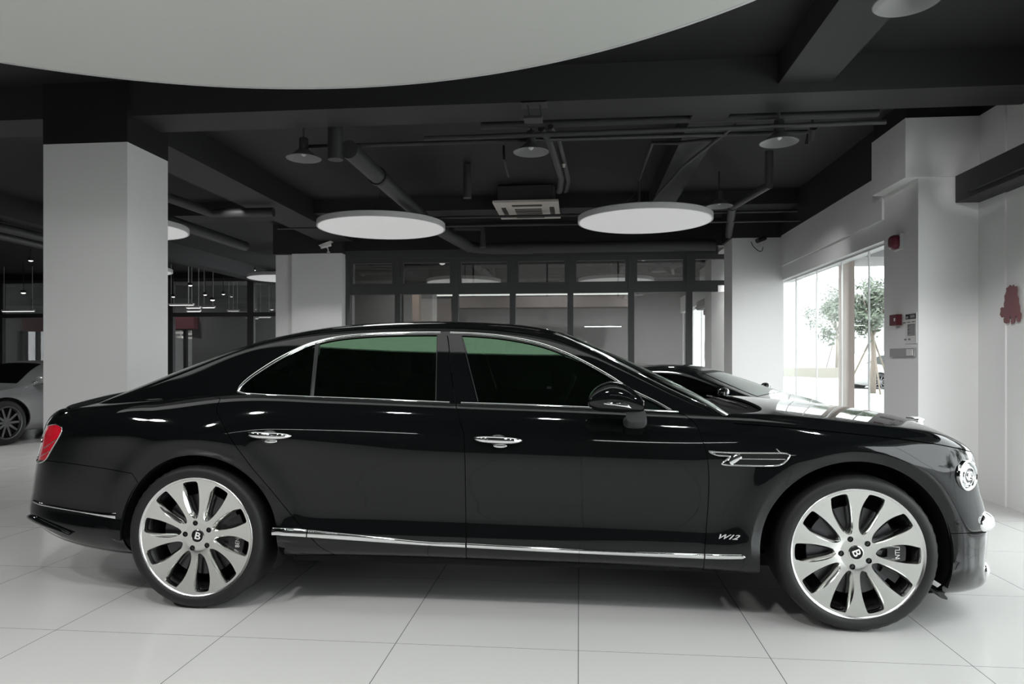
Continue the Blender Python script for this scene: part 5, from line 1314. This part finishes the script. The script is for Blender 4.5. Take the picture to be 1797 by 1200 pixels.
mat('silver_paint', (.30, .305, .31), .28, metal=.55, coat=.6); mat('dark_alloy', (.16, .16, .165), .3, metal=1); glassmat('bg_glass', (.08, .085, .085), (.9, .95, .92), 1.6)
mat('grey_black_paint', (.006, .007, .0075), .06, spec=.6); mat('white_paint', (.4, .4, .4), .25, coat=.5)
prof911 = [(-2.15, .55), (-2.05, .80), (-1.7, .93), (-1.2, 1.08), (-.7, 1.21), (-.25, 1.275), (.1, 1.25), (.45, 1.12), (.85, .90), (1.3, .82), (1.8, .72), (2.1, .60), (2.2, .45)]
belt911 = [(-2.15, .5), (-2.0, .72), (-1.4, .84), (-.6, .88), (.3, .86), (.85, .84), (1.4, .78), (1.9, .66), (2.2, .42)]
w911 = [('side_window', [(-.95, .93), (-.5, .90), (.1, .89), (.62, .90), (.42, 1.03), (.16, 1.13), (-.15, 1.18), (-.5, 1.13)])]
r911, S9 = bg_car('silver_sports_car', 'silver sports car with dark wheels, half hidden behind the left pillar', (0, 0, 0), 0, 4.4, 1.82, 1.28, prof911, 'silver_paint', belt911, w911, (-1.23, 1.22), .335)
# screen glass lofted over the cabin front
def screen(S, root, x0, x1, v0, nm):
    us = [S.uofx(x, 12.0) for x in (x0, x1)]
    return panel(nm, S, [[us[0], v0+.6], [us[1], v0], [us[1], S.nv], [us[0], S.nv]], 'bg_glass', root, off=.004, skirt=0, gap=0, joined=True)
o = screen(S9, r911, .16, .82, 10.3, 'windscreen'); o.matrix_parent_inverse = Matrix.Identity(4)
o = screen(S9, r911, -1.25, -.55, 10.3, 'rear_window'); o.matrix_parent_inverse = Matrix.Identity(4)
def bg_mirror(root, x, w, z, mt):
    for sg in (-1, 1):
        m = MB(); m.ellipsoid((x, sg*(w+.10), z), (.06, .10, .065), 18, 12, 2.6); m.tube([(x+.03, sg*(w-.06), z-.09), (x+.01, sg*(w+.06), z-.04)], .022, 8)
        o = m.build('door_mirror', mt, root, smooth=True); o.matrix_parent_inverse = Matrix.Identity(4)
bg_mirror(r911, .70, .84, .97, 'silver_paint')
for sg in (-1, 1):
    m = MB(); m.ellipsoid((1.78, sg*.66, .63), (.13, .11, .12), 20, 12); o = m.build('head_lamp', 'lens', r911, smooth=True); o.matrix_parent_inverse = Matrix.Identity(4)
m = MB(); m.ellipsoid((-.45, -.89, .76), (.09, .02, .015), 14, 8); o = m.build('door_handle', 'silver_paint', r911, smooth=True); o.matrix_parent_inverse = Matrix.Identity(4)
hd = math.radians(180+84)
fw = Vector((-8.29, 9.45, 0)); loc_w = Vector((1.22, .88, 0)); Rm = Matrix.Rotation(hd, 4, 'Z')
r911.location = fw-(Rm @ loc_w); r911.rotation_euler = (0, 0, hd); r911.scale = (1, 1, .965)

profS = [(-2.2, .50), (-2.1, .78), (-1.7, .90), (-1.25, 1.00), (-.75, 1.11), (-.3, 1.150), (.15, 1.120), (.6, .97), (1.05, .82), (1.4, .75), (1.75, .62), (1.95, .42)]
beltS = [(-2.2, .45), (-2.0, .72), (-1.4, .82), (-.6, .80), (.3, .77), (1.05, .775), (1.4, .70), (1.95, .38)]
wS = [('side_window', [(-.75, .86), (-.3, .82), (.3, .80), (.78, .80), (.55, .92), (.25, 1.01), (-.1, 1.055), (-.5, 1.01)])]
rS, SS = bg_car('black_sports_car', 'low black sports coupe behind the saloon bonnet, only roof and mirror showing', (0, 0, 0), 0, 4.5, 1.9, 1.15, profS, 'grey_black_paint', beltS, wS, (-1.3, 1.2), .34)
o = screen(SS, rS, .30, 1.0, 10.3, 'windscreen'); o.matrix_parent_inverse = Matrix.Identity(4)
o = screen(SS, rS, -1.5, -.75, 10.3, 'rear_window'); o.matrix_parent_inverse = Matrix.Identity(4)
bg_mirror(rS, .72, .90, .86, 'grey_black_paint')
rS.location = (1.30, 8.5, 0); rS.rotation_euler = (0, 0, math.radians(-27)); rS.scale = (.93, .93, 1.035)
profU = [(-2.3, .7), (-2.2, 1.2), (-1.8, 1.55), (-1.0, 1.64), (.1, 1.60), (.7, 1.25), (1.2, 1.02), (1.9, .92), (2.2, .75), (2.3, .5)]
beltU = [(-2.3, .6), (-2.1, .95), (-1, 1.0), (.8, .98), (1.3, .96), (2.3, .48)]
wU = [('side_window', [(-1.9, 1.12), (-.9, 1.06), (.2, 1.05), (.75, 1.06), (.35, 1.38), (-.2, 1.48), (-1.2, 1.48)])]
rU, SU = bg_car('white_family_car', 'white car parked on the street, seen through the window by the tree', (0, 0, 0), 0, 4.5, 1.85, 1.64, profU, 'white_paint', beltU, wU, (-1.35, 1.4), .36)
p = atZ(1545, 682, 0); fl = Vector((-1.35, .9, 0)); hu = math.radians(8); Rm = Matrix.Rotation(hu, 4, 'Z')
rU.location = Vector((p[0], p[1], -.08))-(Rm @ Vector((-1.35, -.9, 0))); rU.rotation_euler = (0, 0, hu)

for x, y, e in ((-3.2, 14.4, 190), (-.6, 14.6, 240), (1.9, 14.6, 420), (-11.5, 23.2, 420), (-7.6, 23.2, 420), (-12.8, 20.2, 90), (-8.2, 20.2, 90), (-9.2, 7.6, 260)): spot((x, y, 3.5), e, 2.8, .1)  # bare spots without fittings, added to lift back room, lobby and left hall

for xa, xb, lab in ((-3.55, -1.75, 'added long highlight tube on the wall behind the viewer, left one'), (.2, 1.5, 'added shorter highlight tube on the wall behind the viewer, right one')):  # glowing tubes added to draw a highlight line along the door crease
    m = MB(); m.tube([(xa, YF+.09, 2.42), (xb, YF+.09, 2.42)], .011, 12, 1); m.box(xa, xb, YF, YF+.075, 2.40, 2.44)
    tag(m.build('highlight_tube', ['satin_black', 'highlight_tube']), lab, 'added lamp', 'added highlight tubes behind the viewer')
